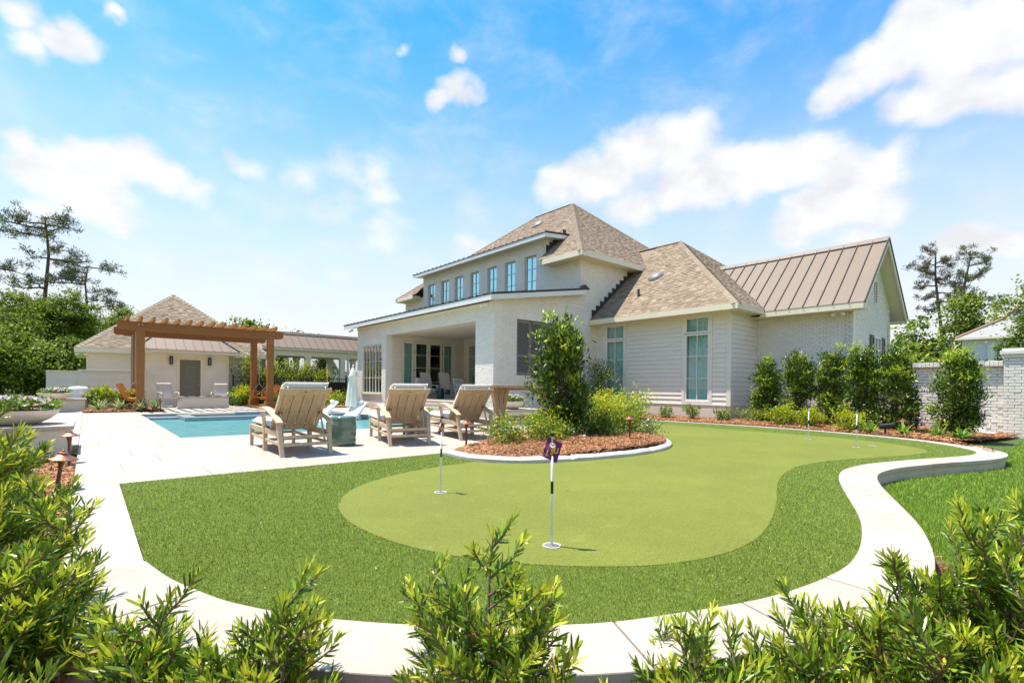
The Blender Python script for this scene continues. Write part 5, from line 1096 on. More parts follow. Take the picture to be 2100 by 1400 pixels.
def bowl(label, x, y, z, r, h):
    t = thing('planter_bowl', label, 'planter', (x,y,z), 0, 'wide stone flower bowls')
    part('bowl', 'bowl', t, lambda q: q.lathe([(r*.42,0),(r*.60,h*.10),(r*.80,h*.38),(r*.93,h*.72),(r*1.0,h),(r*.965,h*1.02),(r*.95,h*.96),(r*.90,h*.80)], 48), local=True, smooth=True)
    part('soil', 'soil', t, lambda q: q.lathe([(r*.92,h*.80),(r*.9,h*.93),(r*.5,h*1.04),(.001,h*1.08)], 32), local=True, smooth=True)
    return t
def pedestal(label, x0, x1, y0, y1, z, capo=.04):
    t = thing('pedestal', label, 'pedestal', ((x0+x1)/2,(y0+y1)/2,0), 0, 'low plastered pedestals')
    part('block', 'stucco', t, lambda q: q.box(x0,x1,y0,y1,-.05,z-.06), bevel=.008); part('cap', 'limestone', t, lambda q: q.box(x0-capo,x1+capo,y0-capo,y1+capo,z-.06,z), bevel=.006); return t
pedestal('low plastered pedestal under the nearest flower bowl by the deck edge', -1.62, -.18, 9.75, 11.15, .42)
pedestal('low plastered pedestal by the pine straw at the far left of the pool', -.78, -.04, 24.0, 24.75, .47)
pedestal('low plastered pedestal under the flower bowl behind the trestle table', 8.72, 10.0, 10.35, 11.6, .42)
BOWLS = [(bowl('wide stone bowl of pink and white flowers nearest the left edge', -.86, 10.4, .422, .56, .215), .56, .215, ('petal_pink','petal_white','petal_pink','petal_pink','petal_white','petal_lilac')),
         (bowl('smaller stone bowl of white flowers on the far left pedestal', -.85, 23.95, .47, .50, .20), .44, .19, ('petal_white','petal_white','petal_pink')),
         (bowl('stone bowl of white flowers behind the trestle table', 9.15, 10.72, .422, .42, .22), .40, .2, ('petal_white','petal_white','petal_rose'))]
UR = tag(part('stone_urn', 'white_plastic', None, lambda q: q.lathe([(.30,0),(.32,.05),(.32,.78),(.30,.85),(.24,.90),(.001,.92)], 28), smooth=True), 'white cylindrical covered drum behind the far left flower bowl', 'drum'); UR.location = (-.25,25.6,0)

def path_light(label, x, y, z, h=.5, tilt=0, r=.11):
    t = thing('path_light', label, 'path light', (x,y,z), 0, 'copper garden path lights'); t.rotation_euler = (tilt*.5, tilt, 0)
    part('stem', 'copper_stem', t, lambda q: q.tube([(0,0,-.15),(0,0,h-.05)], .017, 10), local=True)
    part('shade', 'copper', t, lambda q: q.lathe([(r,h-.055),(r*1.0,h-.047),(r*.45,h-.015),(r*.32,h-.005),(r*.32,h+.012),(r*.1,h+.02),(.012,h+.035),(.001,h+.04)], 28), local=True, smooth=False)
    part('neck', 'copper_stem', t, lambda q: q.lathe([(.018,h-.13),(.03,h-.07),(.034,h-.056)], 14), local=True); return t
path_light('copper path light in front of the nearest flower pedestal', -.17, 8.75, -.04, .44)
path_light('tilted copper path light on the left deck edge, lower of the two there', -.22, 6.55, -.04, .40, .12, .125)
path_light('copper path light in front of the right lounge chair', 4.72, 6.62, .03, .46)
path_light('copper path light standing before the lime shrub', 7.38, 5.33, .08, .46)
path_light('copper path light beside the far flower pedestal', 8.12, 9.75, .0, .46, 0, .1)
path_light('small copper path light beside the left sling chair', 2.12, 22.9, .0, .45)
path_light('copper path light half hidden by the strap leaves at the right wall', 14.75, 2.85, .0, .36, .05)
path_light('copper path light in the lawn behind the right foreground shrub', 3.95, .18, -.30, .52, .08, .12)
UL = thing('garden_uplight', 'black cylindrical uplight among the strap leaves', 'uplight', (14.1,3.05,0))
part('barrel', 'black_metal', UL, lambda q: q.tube([(14.1,3.15,.20),(14.22,2.9,.24)], [.062,.068], 14)); part('stake', 'black_metal', UL, lambda q: q.tube([(14.14,3.05,-.1),(14.14,3.05,.2)], .02, 8))

# ---- umbrella and loungers on the pool ledge
UM = thing('closed_umbrella', 'closed white umbrella standing on the pool ledge', 'umbrella', (7.0,17.6,-.3))
UM.location = (7.3,17.3,-.25); UM.scale = (.86,.86,.86); WLOC[UM.name] = (0,0,0)
part('pole', 'pole_white', UM, lambda q: q.tube([(0,0,0),(0,0,2.35)], .022, 10), local=True)
def cloth(b):
    N = 32; prof = [(.26,.62),(.255,.8),(.21,1.2),(.17,1.55),(.145,1.78),(.19,1.82),(.15,1.95),(.06,2.22),(.02,2.28)]
    for k, (r, z) in enumerate(prof):
        for i in range(N):
            a = 2*math.pi*i/N; f = 1+.16*math.sin(a*8)*(1 if k < 5 else .5); b.v.append((r*f*math.cos(a), r*f*math.sin(a), z+.03*math.sin(a*8)*(k == 0)))
    for k in range(len(prof)-1):
        for i in range(N): b.f.append((k*N+i, k*N+(i+1)%N, (k+1)*N+(i+1)%N, (k+1)*N+i))
part('canopy', 'umbrella_cloth', UM, cloth, local=True, smooth=True)
part('finial', 'pole_white', UM, lambda q: q.lathe([(.02,2.3),(.035,2.33),(.02,2.37),(.001,2.39)], 12), local=True)
part('strap', 'cushion', UM, lambda q: q.lathe([(.185,1.28),(.19,1.32),(.18,1.34)], 24), local=True)
def pool_lounger(label, x, y, rz):
    t = thing('pool_lounger', label, 'pool lounger', (x,y,-.30), rz, 'white moulded loungers on the pool ledge')
    pr = [(-.95,.02),(-.6,.20),(-.2,.30),(.15,.26),(.35,.30),(.80,.78),(.86,.76),(.42,.20),(.15,.10),(-.2,.12),(-.6,.04),(-.9,-.0)]
    part('body', 'white_plastic', t, lambda q: q.extr([(-.34,a,z) for a, z in pr], (.68,0,0)), local=True, bevel=.02)
    part('head_pillow', 'cushion', t, lambda q: q.tube([(-.25,.70,.76),(.25,.70,.76)], .06, 10), local=True); return t
pool_lounger('white moulded lounger on the pool ledge beside the closed umbrella', 6.75, 16.9, rad(-75)); pool_lounger('white moulded lounger on the pool ledge behind the left lounge chair', 6.1, 18.0, rad(-100))

# ---- patio furniture under the roof
def armchair(label, x, y, rz):
    t = thing('patio_armchair', label, 'armchair', (x,y,.475), rz, 'cushioned patio armchairs')  # faces -y
    for s in (-1,1):
        for yy in (-.38,.36): part('leg', 'outdoor_frame', t, lambda q: q.box(s*.36-.03,s*.36+.03,yy-.03,yy+.03,0,.60), local=True, bevel=.006)
        part('arm', 'outdoor_frame', t, lambda q: q.box(s*.36-.04,s*.36+.04,-.42,.42,.60,.635), local=True, bevel=.006)
    part('seat_frame', 'outdoor_frame', t, lambda q: (q.box(-.33,.33,-.40,-.36,.22,.30), q.box(-.33,.33,.33,.37,.22,.30)), local=True)
    part('seat_cushion', 'cushion_grey', t, lambda q: cushion_mesh(q, [(-.32,-.41,.29),(.32,-.41,.29),(.32,.3,.29),(-.32,.3,.29)], .15), local=True, smooth=True)
    part('back_cushion', 'cushion_grey', t, lambda q: cushion_mesh(q, [(-.32,.20,.42),(.32,.20,.42),(.32,.34,.98),(-.32,.34,.98)][::-1], -.15) if False else cushion_mesh(q, [(-.32,.34,.40),(.32,.34,.40),(.32,.44,.95),(-.32,.44,.95)], .15), local=True, smooth=True)
    part('pillow', 'pillow', t, lambda q: cushion_mesh(q, [(-.22,.18,.44),(.22,.18,.44),(.22,.24,.68),(-.22,.24,.68)], .09), local=True, smooth=True); return t
armchair('grey cushioned armchair on the covered patio in front of the left glass door', 11.75, 19.7, .25); armchair('grey cushioned armchair with pale pillow on the patio, right of the other', 13.1, 18.75, -.15)
def high_chair(label, x, y, rz):
    t = thing('sling_chair', label, 'chair', (x,y,.475), rz, 'high backed sling chairs on the patio')
    part('backrest', 'sling', t, lambda q: q.hexa([(-.27,.2,.42),(.27,.2,.42),(.27,.23,.42),(-.27,.23,.42),(-.27,.42,1.24),(.27,.42,1.24),(.27,.45,1.24),(-.27,.45,1.24)]), local=True); part('seat', 'sling', t, lambda q: q.box(-.27,.27,-.3,.22,.42,.45), local=True)
    for s in (-1,1):
        part('frame_side', 'outdoor_frame', t, lambda q: q.tube([(s*.29,-.3,.0),(s*.29,-.28,.62),(s*.29,.26,.64),(s*.29,.45,1.25)], .018, 8), local=True); part('leg', 'outdoor_frame', t, lambda q: q.tube([(s*.29,.2,.43),(s*.29,.34,0)], .018, 8), local=True)
    return t
high_chair('high backed beige sling chair behind the left patio armchair', 12.6, 20.7, .1); high_chair('high backed beige sling chair between the two patio armchairs', 13.4, 20.4, -.1)
ST = tag(part('side_stool', 'ceramic_dark', None, lambda q: q.lathe([(.15,0),(.165,.03),(.17,.25),(.165,.44),(.15,.47),(.001,.475)], 24), smooth=True), 'dark teal drum stool between the two patio armchairs', 'stool'); ST.location = (12.25,19.25,.475)
CT = thing('coffee_table', 'low grey coffee table in front of the right patio armchair', 'table', (12.75,17.9,.475))
part('top', 'outdoor_frame', CT, lambda q: q.box(-.45,.45,-.3,.3,.42,.46), local=True, bevel=.006)
for sx in (-1,1):
    for sy in (-1,1): part('leg', 'outdoor_frame', CT, lambda q: q.box(sx*.38-.04,sx*.38+.04,sy*.24-.04,sy*.24+.04,0,.42), local=True)

# ---- black metal fence
FE = thing('metal_fence', 'black metal picket fence between pool house and main house', 'fence', (8.4,27.6,0))
fx0, fx1, fy = 5.5, 11.3, 27.6
for z in (.12,1.18,1.38): part('rail', 'black_metal', FE, lambda q: q.box(fx0,fx1,fy-.02,fy+.02,z,z+.035))
pk = None
for i in range(int((fx1-fx0)/.105)+1):
    x = fx0+.105*i
    if pk is None: pk = part('picket', 'black_metal', FE, lambda q: q.box(-.009,.009,-.009,.009,.05,1.40), local=True); o = pk
    else: o = pk.copy(); COL.objects.link(o)
    o.location = (x-8.4, 0, 0)
for x in (5.5,7.4,9.3,10.25,11.25): part('post', 'black_metal', FE, lambda q: (q.box(x-.035,x+.035,fy-.035,fy+.035,0,1.48), q.box(x-.045,x+.045,fy-.045,fy+.045,1.48,1.52)))
part('screen_panel', 'screen_mesh', FE, lambda q: q.box(8.0,11.3,fy+.03,fy+.045,.08,1.22))

# ---- flagsticks and cups
def text_mesh(body, size):
    c = bpy.data.curves.new('t', 'FONT'); c.body = body; c.size = size; c.align_x = 'CENTER'; c.align_y = 'CENTER'; c.extrude = .0006; c.offset = size*.02
    o = bpy.data.objects.new('t', c); COL.objects.link(o); dg = bpy.context.evaluated_depsgraph_get(); me = bpy.data.meshes.new_from_object(o.evaluated_get(dg)); bpy.data.objects.remove(o); bpy.data.curves.remove(c); return me
def cup(x, y):
    part('hole_cup', 'white_plastic', pg, lambda q: q.lathe([(.058,-.001),(.060,.004),(.054,.004),(.053,.0015)], 28, (x,y,0))); part('cup_floor', 'plastic_grey', pg, lambda q: q.lathe([(.0535,.0008),(.0535,.0026)], 24, (x,y,0)))
def flagstick(label, x, y, lean, h, flag, az, s=1.0):
    t = thing('flagstick', label, 'flagstick', (x,y,.001), 0, 'practice green flagsticks'); t.rotation_euler = (lean[0], lean[1], 0)
    part('pole', 'pole_white', t, lambda q: q.tube([(0,0,0),(0,0,h)], .0085*s, 12), local=True, smooth=True); part('pole_band', 'band_black', t, lambda q: q.tube([(0,0,h*.47),(0,0,h*.58)], .0092*s, 12), local=True); part('pole_cap', 'band_black', t, lambda q: q.lathe([(.011*s,h-.012),(.0165*s,h),(.0165*s,h+.010),(.006,h+.012)], 14), local=True)
    part('ferrule', 'chain', t, lambda q: q.tube([(0,0,h-.09),(0,0,h-.01)], .0098*s, 12), local=True)
    if flag:
        ca, sa = math.cos(az), math.sin(az); N = 10
        def fp(u, v, o_=0):           # u along the fly, v down the hoist: hangs as a drooping diamond
            a = (u-.5)*.108; c_ = (v-.5)*.145; th = rad(28); fx = a*math.cos(th)-c_*math.sin(th)*.6; fz = -c_*math.cos(th)-a*math.sin(th)*.9; wv = .008*math.sin(u*7+v*3)+.006*math.sin(v*9)+o_
            return (fx*ca - (wv-.014)*sa, fx*sa + (wv-.014)*ca, h-.10+fz)
        b_ = MB()
        for i in range(N+1):
            for j in range(N+1): b_.v.append(fp(i/N, j/N))
        for i in range(N):
            for j in range(N): b_.f.append((i*(N+1)+j, (i+1)*(N+1)+j, (i+1)*(N+1)+j+1, i*(N+1)+j+1))
        cl = b_.build('flag_cloth', flag, t, local=True, smooth=True, recalc=False)
        if flag == 'flag_purple':
            for body, u0, v0, size, rot in (('L',.28,.74,.060,0),('S',.50,.60,.060,0),('U',.72,.46,.060,0)):
                me = text_mesh(body, size); co = []
                for v_ in me.vertices:
                    u, v = u0+v_.co.x/.135, v0-v_.co.y/.150; co.append(fp(u, v, (-.0022+ (0 if v_.co.z > 0 else .0006))))
                for v_, c_ in zip(me.vertices, co): v_.co = c_
                link('flag_letter', me, 'flag_gold', cl, local=True)
            def eye(b2):
                n0 = 20
                for k in range(n0):
                    a = 2*math.pi*k/n0; b2.v.append(fp(.42+.17*math.cos(a), .27+.10*math.sin(a), -.0022))
                b2.f.append(tuple(range(n0)))
            part('flag_emblem', 'flag_white', cl, eye, local=True, recalc=False)
            def ring(b2):
                n0 = 20
                for k in range(n0):
                    a = 2*math.pi*k/n0
                    for rr in (1.0,.72): b2.v.append(fp(.42+.21*rr*math.cos(a), .27+.13*rr*math.sin(a), -.003))
                for k in range(n0): b2.f.append((2*k,2*k+1,(2*k+3)%(2*n0),(2*k+2)%(2*n0)))
            part('flag_emblem', 'flag_gold', cl, ring, local=True, recalc=False)
            part('flag_emblem', 'flag_purple', cl, lambda b2: (b2.v.extend([fp(.42+.07*math.cos(a*.52), .27+.05*math.sin(a*.52), -.0034) for a in range(12)]), b2.f.append(tuple(range(12)))), local=True, recalc=False)
    return t
AZ = -YAW
flagstick('nearest flagstick with purple and gold lettered flag, standing in its cup', 2.345, 2.305, (0,-.006), .735, 'flag_purple', AZ); cup(2.345, 2.305)
flagstick('leaning flagstick with purple and gold flag in front of the right lounge chair', 2.66, 4.16, (-.012,.02), .74, 'flag_purple', AZ-1.0); cup(2.66, 4.16)
flagstick('bare white flagstick with a small dark flag nearest the house wing', 11.65, 3.85, (.0,.03), .68, None, AZ, 1.25); cup(11.65, 3.85)
flagstick('bare white flagstick leaning left near the far tip of the green', 10.73, 2.75, (.03,-.06), .70, None, AZ, 1.2); cup(10.73, 2.75); cup(11.25,2.62)
for lab, x, y, z in (('small yellow marker flag above the lime shrub, left one',10.6,8.65,.62),('small yellow marker flag above the lime shrub, right one',11.0,8.1,.62)):
    t = thing('marker_flag', lab, 'marker flag', (x,y,0), 0, 'yellow utility marker flags'); part('stake', 'pole_white', t, lambda q: q.tube([(0,0,0),(.0,0,z),(-.02,.02,z+.24)], .006, 6), local=True)
    part('flag', 'flag_yellow', t, lambda q: q.hexa([(-.13,.10,z+.06),(.03,-.03,z+.04),(.034,-.026,z+.04),(-.126,.104,z+.06),(-.12,.09,z+.22),(.03,-.03,z+.22),(.034,-.026,z+.22),(-.116,.094,z+.22)]), local=True)
# ================================================================== VEGETATION
def fol(name, V, T, mats, mi, parent, smooth=False):
    return link(name, np_mesh(name, V, T, mi), mats, parent, local=True)
def cat(parts):
    Vs, Ts, Ms, b = [], [], [], 0
    for V, T, mi in parts:
        Vs.append(V); Ts.append(T+b); Ms.append(np.full(len(T), mi)); b += len(V)
    return np.concatenate(Vs), np.concatenate(Ts), np.concatenate(Ms)
def perp(d, a):
    h = np.where(np.abs(d[:,2:3]) < .9, np.array([[0,0,1.]]), np.array([[1.,0,0]])); x = nrm(np.cross(d, h)); y = np.cross(d, x); return x*np.cos(a)[:,None] + y*np.sin(a)[:,None]
def yew(label, x, y, z, h, r, stems=5, subs=11, seed=1, lf=.070, lean=(0,0), lw=.0092, young=.58, sp=.0060, cat_='shrub', group='narrow leaved evergreen shrubs in the foreground', name='yew_shrub'):
    rg = np.random.default_rng(seed); t = thing(name, label, cat_, (x,y,z), 0, group); wood = MB(); segs = []
    for s in range(stems):
        a = 2*math.pi*(s+rg.random()*.7)/stems; rr = r*(.15+.75*rg.random()) if s else r*.12; hh = h*(1 if s == 0 else (.68+.27*rg.random())*(1-.25*rr/max(r,.01)))
        dx, dy = math.cos(a)*rr+lean[0]*hh, math.sin(a)*rr+lean[1]*hh
        def P(f): return np.array([dx*f**1.2 + .02*math.sin(f*7+s), dy*f**1.2 + .02*math.cos(f*6+s), hh*f])
        pts = [P(f) for f in np.linspace(0, 1, 7)]; wood.tube([tuple(p) for p in pts], [.013*(1-.75*f) for f in np.linspace(0,1,7)], 6)
        segs.append((P(.80), P(.92), P(1.0), 1.0))
        for k in range(subs):
            f = .16+.80*(k+rg.random()*.8)/subs; az = rg.random()*6.28; up = .45+.75*rg.random()*(.4+f); d = np.array([math.cos(az), math.sin(az), up]); d /= np.linalg.norm(d)
            l = (.13+.22*rg.random())*(1.25-.7*f)*(.55+h*.55); S = P(f); M_ = S + d*l*.55; E_ = S + d*l + np.array([0,0,l*.22]); segs.append((S, M_, E_, f)); wood.tube([tuple(S), tuple(M_), tuple(E_)], [.006,.0045,.003], 5)
            if rg.random() < .6:
                az2 = az+rg.choice([-1,1])*(.6+.5*rg.random()); d2 = np.array([math.cos(az2), math.sin(az2), .7]); d2 /= np.linalg.norm(d2); E2 = M_ + d2*l*.5; segs.append((M_, (M_+E2)/2, E2+np.array([0,0,.02]), f)); wood.tube([tuple(M_), tuple(E2)], [.004,.003], 4)
    Ps, Ds, Ls, Y = [], [], [], []
    for S, M_, E_, f in segs:
        L = np.linalg.norm(M_-S)+np.linalg.norm(E_-M_); n = max(6, int(L/sp)); q = np.linspace(.12, 1, n); B = (1-q)[:,None]**2*S + 2*((1-q)*q)[:,None]*M_ + (q**2)[:,None]*E_
        ax = nrm(np.gradient(B, axis=0)); ang = np.arange(n)*2.4 + rg.random()*6; phi = (1.0-.58*q**2)*(.85+.3*rg.random(n)); D = ax*np.cos(phi)[:,None] + perp(ax, ang)*np.sin(phi)[:,None]; D[:,2] += .12
        Ps.append(B); Ds.append(D); Ls.append(lf*(.6+.5*rg.random(n))*(1-.25*(q > .93))); Y.append((q > .80-.10*rg.random()) & (rg.random() < young*(.55+.65*f)) | (rg.random(n) < .06))
    Pp, Dd, Ll, Yy = map(np.concatenate, (Ps, Ds, Ls, Y)); parts = []
    Br = rg.random(len(Pp)) < .018
    for mi, msk in ((0, ~Yy & ~Br), (1, Yy & ~Br), (2, Br)):
        if msk.any(): parts.append((*strap_tris(Pp[msk], Dd[msk], Ll[msk], lw*(.8+.4*rg.random(msk.sum())), .07, rg), mi))
    wood.build('stem', 'twig', t, local=True); V, T, M_ = cat(parts); tag(fol('foliage', V, T, ['yew_leaf','yew_young','yew_brown'], M_, t), kind='stuff'); return t
def shrub(label, x, y, z, h, r, n=2600, seed=1, lf=.075, lw=.03, mats=('leaf_dark','leaf_young'), young=.28, shape='col', cat_='shrub', group=None, name='garden_shrub', clumps=60, stems=4, flowers=None, gap=.0, scat=1.0, low=.06):
    rg = np.random.default_rng(seed); t = thing(name, label, cat_, (x,y,z), 0, group); C = []
    while len(C) < clumps:
        u = rg.random(3)*2-1; f = (u[2]+1)/2
        w = {'col': (1.05-.55*f)*(.55+.45*min(1, f*6)), 'cone': 1.05-.95*f, 'ball': math.sqrt(max(0, 1-(2*f-1)**2)), 'vase': .35+.75*f, 'mound': math.sqrt(max(0, 1-f*f))}[shape]
        rho = math.hypot(u[0], u[1])
        if rho > 1 or rho < .25 and rg.random() < .5: continue
        wob = 1+.22*math.sin(3*math.atan2(u[1],u[0])+seed)+.15*rg.normal()
        C.append((u[0]*w*r*wob, u[1]*w*r*wob, (low+(1-low)*f)*h*(1 if f < .8 else 1+.06*rg.normal())))
    C = np.array(C); k = n//clumps; wood = MB()
    for s in range(stems):
        c_ = C[rg.integers(len(C))]; wood.tube([(0.02*s,0.015*s,-.05),(c_[0]*.3,c_[1]*.3,c_[2]*.5),tuple(c_)], [.018*h+.004,.012*h,.004], 6)
    for c_ in C[::2]: wood.tube([(c_[0]*.25,c_[1]*.25,c_[2]*.55),tuple(c_)], [.006,.003], 4)
    idx = np.repeat(np.arange(len(C)), k); m = len(idx); cr = r*.22*scat+.02
    P = C[idx] + rg.normal(size=(m,3))*np.array([cr,cr,cr*.9]); out = P - np.array([0,0,h*.45]); out[:,2] *= .6; D = nrm(out)*.55 + rg.normal(size=(m,3))*.6 + np.array([0,0,.45]); P[:,2] = np.maximum(P[:,2], .015)
    yc = rg.random(len(C)) < young*(.5+C[:,2]/h); Yy = (yc[idx] & (P[:,2] > C[idx][:,2]-.02)) | (rg.random(m) < .04); parts = []
    for mi, msk in ((0, ~Yy), (1, Yy)):
        if msk.any(): parts.append((*leaf_tris(P[msk], D[msk], lf*(.6+.7*rg.random(msk.sum())), lw*(.7+.6*rg.random(msk.sum())), .22, np.array([[0,0,1.]]), rg), mi))
    V, T, M_ = cat(parts); wood.build('stem', 'twig', t, local=True); tag(fol('foliage', V, T, list(mats), M_, t), kind='stuff')
    if flowers:
        blossoms(t, C[rg.random(len(C)) < flowers[1]]*np.array([1.12,1.12,1.0])+np.array([0,0,.03]), flowers[0], flowers[2], rg)
    return t
def blossoms(t, C, mats, size, rg):
    for mi, mname in enumerate(mats):
        S = C[mi::len(mats)]
        for c_ in S:                         # five-petalled blossoms, each its own part
            V, T = [], []; up = np.array([rg.normal()*.5, rg.normal()*.5, 1]); up /= np.linalg.norm(up); a0 = rg.random()*6; n = 6
            P = np.repeat(c_[None], n, 0); ang = a0+np.arange(n)*2*math.pi/n; D = perp(np.repeat(up[None], n, 0), ang)+up*.28
            V, T = leaf_tris(P, D, size*(.8+.4*rg.random()), size*.85, .08, np.repeat(up[None], n, 0), rg)
            link('blossom', np_mesh('blossom', V, T), mname, t, local=True)
def strap_plant(label, x, y, z, n=40, L=.45, W=.035, seed=1, m='leaf_strap', group=None, name='strap_plant', spread=1.0, cat_='plant'):
    rg = np.random.default_rng(seed); t = thing(name, label, cat_, (x,y,z), 0, group); V, T = [], []
    for i in range(n):
        a = rg.random()*6.28; el = rad(25+60*rg.random()); l = L*(.6+.5*rg.random()); S = np.array([-math.sin(a), math.cos(a), 0]); b_ = len(V); K = 5; q = np.linspace(0,1,K+1); dr = (.35+.5*rg.random())*spread
        for f in q:
            p = np.array([math.cos(a)*(math.cos(el)*l*f), math.sin(a)*math.cos(el)*l*f, math.sin(el)*l*f - dr*l*f*f*.7+.01]); w = W*(1-f**2.2)*(.5+.5*min(1, f*4)); V += [p-S*w/2, p+S*w/2]
        for k in range(K): T += [(b_+2*k,b_+2*k+1,b_+2*k+3),(b_+2*k,b_+2*k+3,b_+2*k+2)]
    tag(link('foliage', np_mesh('foliage', np.array(V), np.array(T)), m, t, local=True), kind='stuff'); return t
def tree(label, x, y, z, h, cr, seed=1, n=9000, clumps=90, lf=.32, lw=.2, mats=('leaf_forest','leaf_forest_light'), young=.4, cb=.25, trunk=.16, bark='bark', group=None, name='broadleaf_tree', asp=1.0, cs=.26):
    rg = np.random.default_rng(seed); t = thing(name, label, 'tree', (x,y,z), 0, group); C = []; hc = h*(1-cb)/2; zc = h*cb+hc
    while len(C) < clumps:
        u = rg.normal(size=3); u /= np.linalg.norm(u); rr = rg.random()**.45; wob = 1+.32*math.sin(2.3*u[0]*3+seed)+.28*math.cos(u[1]*6+u[2]*5+seed*2)+.12*rg.normal()
        C.append((u[0]*cr*rr*wob*asp, u[1]*cr*rr*wob, zc+u[2]*hc*rr*(.9+.15*wob)))
    C = np.array(C); C[:,2] = np.minimum(C[:,2], h); wood = MB(); bend = rg.normal(size=2)*.04*h
    tp = [(bend[0]*f*f, bend[1]*f*f, h*.82*f) for f in np.linspace(0,1,7)]; wood.tube([(0,0,-.3)]+tp, [trunk*1.25]+[trunk*(1-.85*f) for f in np.linspace(0,1,7)], 9)
    for c_ in C[::3]:
        f = max(.2, min(.95, (c_[2]-.25*cr)/(h*.82)-.12)); s = np.array([bend[0]*f*f, bend[1]*f*f, h*.82*f]); mid = (s+c_)/2+np.array([0,0,.06*h*rg.random()]); wood.tube([tuple(s),tuple(mid),tuple(c_)], [trunk*.32*(1-f*.6)+.01,trunk*.2*(1-f*.5)+.008,.012], 5)
    wood.build('trunk', bark, t, local=True, smooth=True); k = n//clumps; idx = np.repeat(np.arange(len(C)), k); m = len(idx); sz = cr*cs*(.35+1.0*rg.random(len(C)))
    P = C[idx] + rg.normal(size=(m,3))*sz[idx][:,None]*np.array([1,1,.62]); D = rg.normal(size=(m,3))+np.array([0,0,.15]); yc = rg.random(len(C)) < young; Yy = yc[idx] | (rg.random(m) < .08); parts = []
    for mi, msk in ((0, ~Yy), (1, Yy)):
        if msk.any(): parts.append((*leaf_tris(P[msk], D[msk], lf*(.6+.7*rg.random(msk.sum())), lw*(.7+.6*rg.random(msk.sum())), .2, np.array([[0,0,1.]]), rg), mi))
    V, T, M_ = cat(parts); tag(fol('crown', V, T, list(mats), M_, t), kind='stuff'); return t
def pine(label, x, y, z, trunk, limbs, seed=1, r0=.22, mat_='needle', tuft=.5, group='tall pines', name='pine_tree', nn_=52):
    """trunk: list of (dx, dy, z); limbs: (z, azimuth, length, rise)"""
    rg = np.random.default_rng(seed); t = thing(name, label, 'tree', (x,y,z), 0, group); w = MB(); tz = [p[2] for p in trunk]; top = tz[-1]
    w.tube(trunk, [r0*(1-.72*p[2]/top) for p in trunk], 10)
    def at(zz): return np.array([np.interp(zz, tz, [p[0] for p in trunk]), np.interp(zz, tz, [p[1] for p in trunk]), zz])
    TC = []
    for zz, az, L, rise in limbs:
        az = az+rg.normal()*.5; zz = min(top-.1, zz+rg.normal()*.25); rise = rise+rg.normal()*.14; L = L*(.8+.4*rg.random())
        s = at(zz); d = np.array([math.cos(az), math.sin(az), 0]); pts = [s + d*L*f + np.array([rg.normal()*.12, rg.normal()*.12, rise*L*f**1.4+rg.normal()*.08]) for f in np.linspace(0,1,6)]; pts[0] = s
        w.tube([tuple(p) for p in pts], [r0*.38*(1-.8*f)*(.5+L/8) + .012 for f in np.linspace(0,1,6)], 6)
        for f in np.sort(.32+.72*rg.random(max(3,int(L*1.7)))):
            p = np.array([np.interp(f, np.linspace(0,1,6), [q[i] for q in pts]) for i in range(3)])
            for _ in range(2):
                o = np.array([rg.normal()*.5, rg.normal()*.5, .18+rg.normal()*.34])*(.7+.12*L); e = p+o; TC.append(e); w.tube([tuple(p), tuple(e)], [.03,.012], 4)
    w.build('trunk', 'bark_pine', t, local=True, smooth=True); TC = np.array(TC); idx = np.repeat(np.arange(len(TC)), nn_); m = len(idx); D = nrm(rg.normal(size=(m,3))+np.array([0,0,.55])); P = TC[idx]+D*.05+rg.normal(size=(m,3))*np.array([.16,.16,.12])*tuft*2
    V, T = leaf_tris(P, D, tuft*(.5+.5*rg.random(m)), .065, .1, None, rg); tag(link('crown', np_mesh('crown', V, T), mat_, t, local=True), kind='stuff'); return t

# ---- foreground shrubs
G0 = lambda x, y: ground_z(x, y)+.02
FG = [ # label, x, y, height, radius, stems, subs, seed, lean
 ('tall pointed narrow leaved shrub in the middle foreground', 1.07, 1.37, .90, .38, 7, 14, 1, (0,0)),
 ('low narrow leaved shrub left of the tall pointed one, over the kerb', .43, 1.74, .70, .32, 6, 12, 2, (.05,0)),
 ('narrow leaved shrub reaching over the left end of the kerb', .14, 2.12, .66, .38, 7, 12, 3, (.05,0)),
 ('large narrow leaved shrub in the bottom left corner', -.18, 1.74, .62, .42, 8, 14, 4, (0,0)),
 ('bushy narrow leaved shrub half way up the left edge', -.38, 3.2, .84, .50, 10, 14, 5, (0.0,0)),
 ('second narrow leaved shrub in the bottom left corner, behind the first', -.20, 2.62, .56, .36, 9, 13, 16, (.0,0)),
 ('bushy narrow leaved shrub below the nearest flower bowl', -.56, 4.7, .88, .62, 12, 15, 6, (.0,0)),
 ('narrow leaved shrub in front of the flower pedestal at the left edge', -.78, 6.6, .66, .60, 11, 14, 7, (0,0)),
 ('low narrow leaved sprig right of the tall pointed shrub', 1.32, 1.03, .30, .16, 4, 8, 8, (0,0)),
 ('narrow leaved shrub right of centre in front of the kerb', 1.62, .86, .56, .33, 6, 12, 9, (0,.03)),
 ('small narrow leaved shrub at the bottom right of centre', 1.95, .62, .52, .30, 7, 12, 10, (0,0)),
 ('narrow leaved shrub leaning over the kerb on the right', 2.35, .42, .74, .42, 7, 13, 11, (0,.05)),
 ('tall narrow leaved shrub on the right beside the path light', 2.75, .22, .90, .46, 8, 14, 12, (0,.03)),
 ('tall bushy narrow leaved shrub at the right edge', 3.1, -.08, 1.04, .52, 9, 15, 13, (0,0)),
 ('large narrow leaved shrub in the bottom right corner', 2.3, -.10, .66, .46, 9, 14, 14, (0,0)),
 ('narrow leaved shrub at the lower right edge', 2.75, -.45, .80, .44, 8, 13, 15, (0,0)),
]
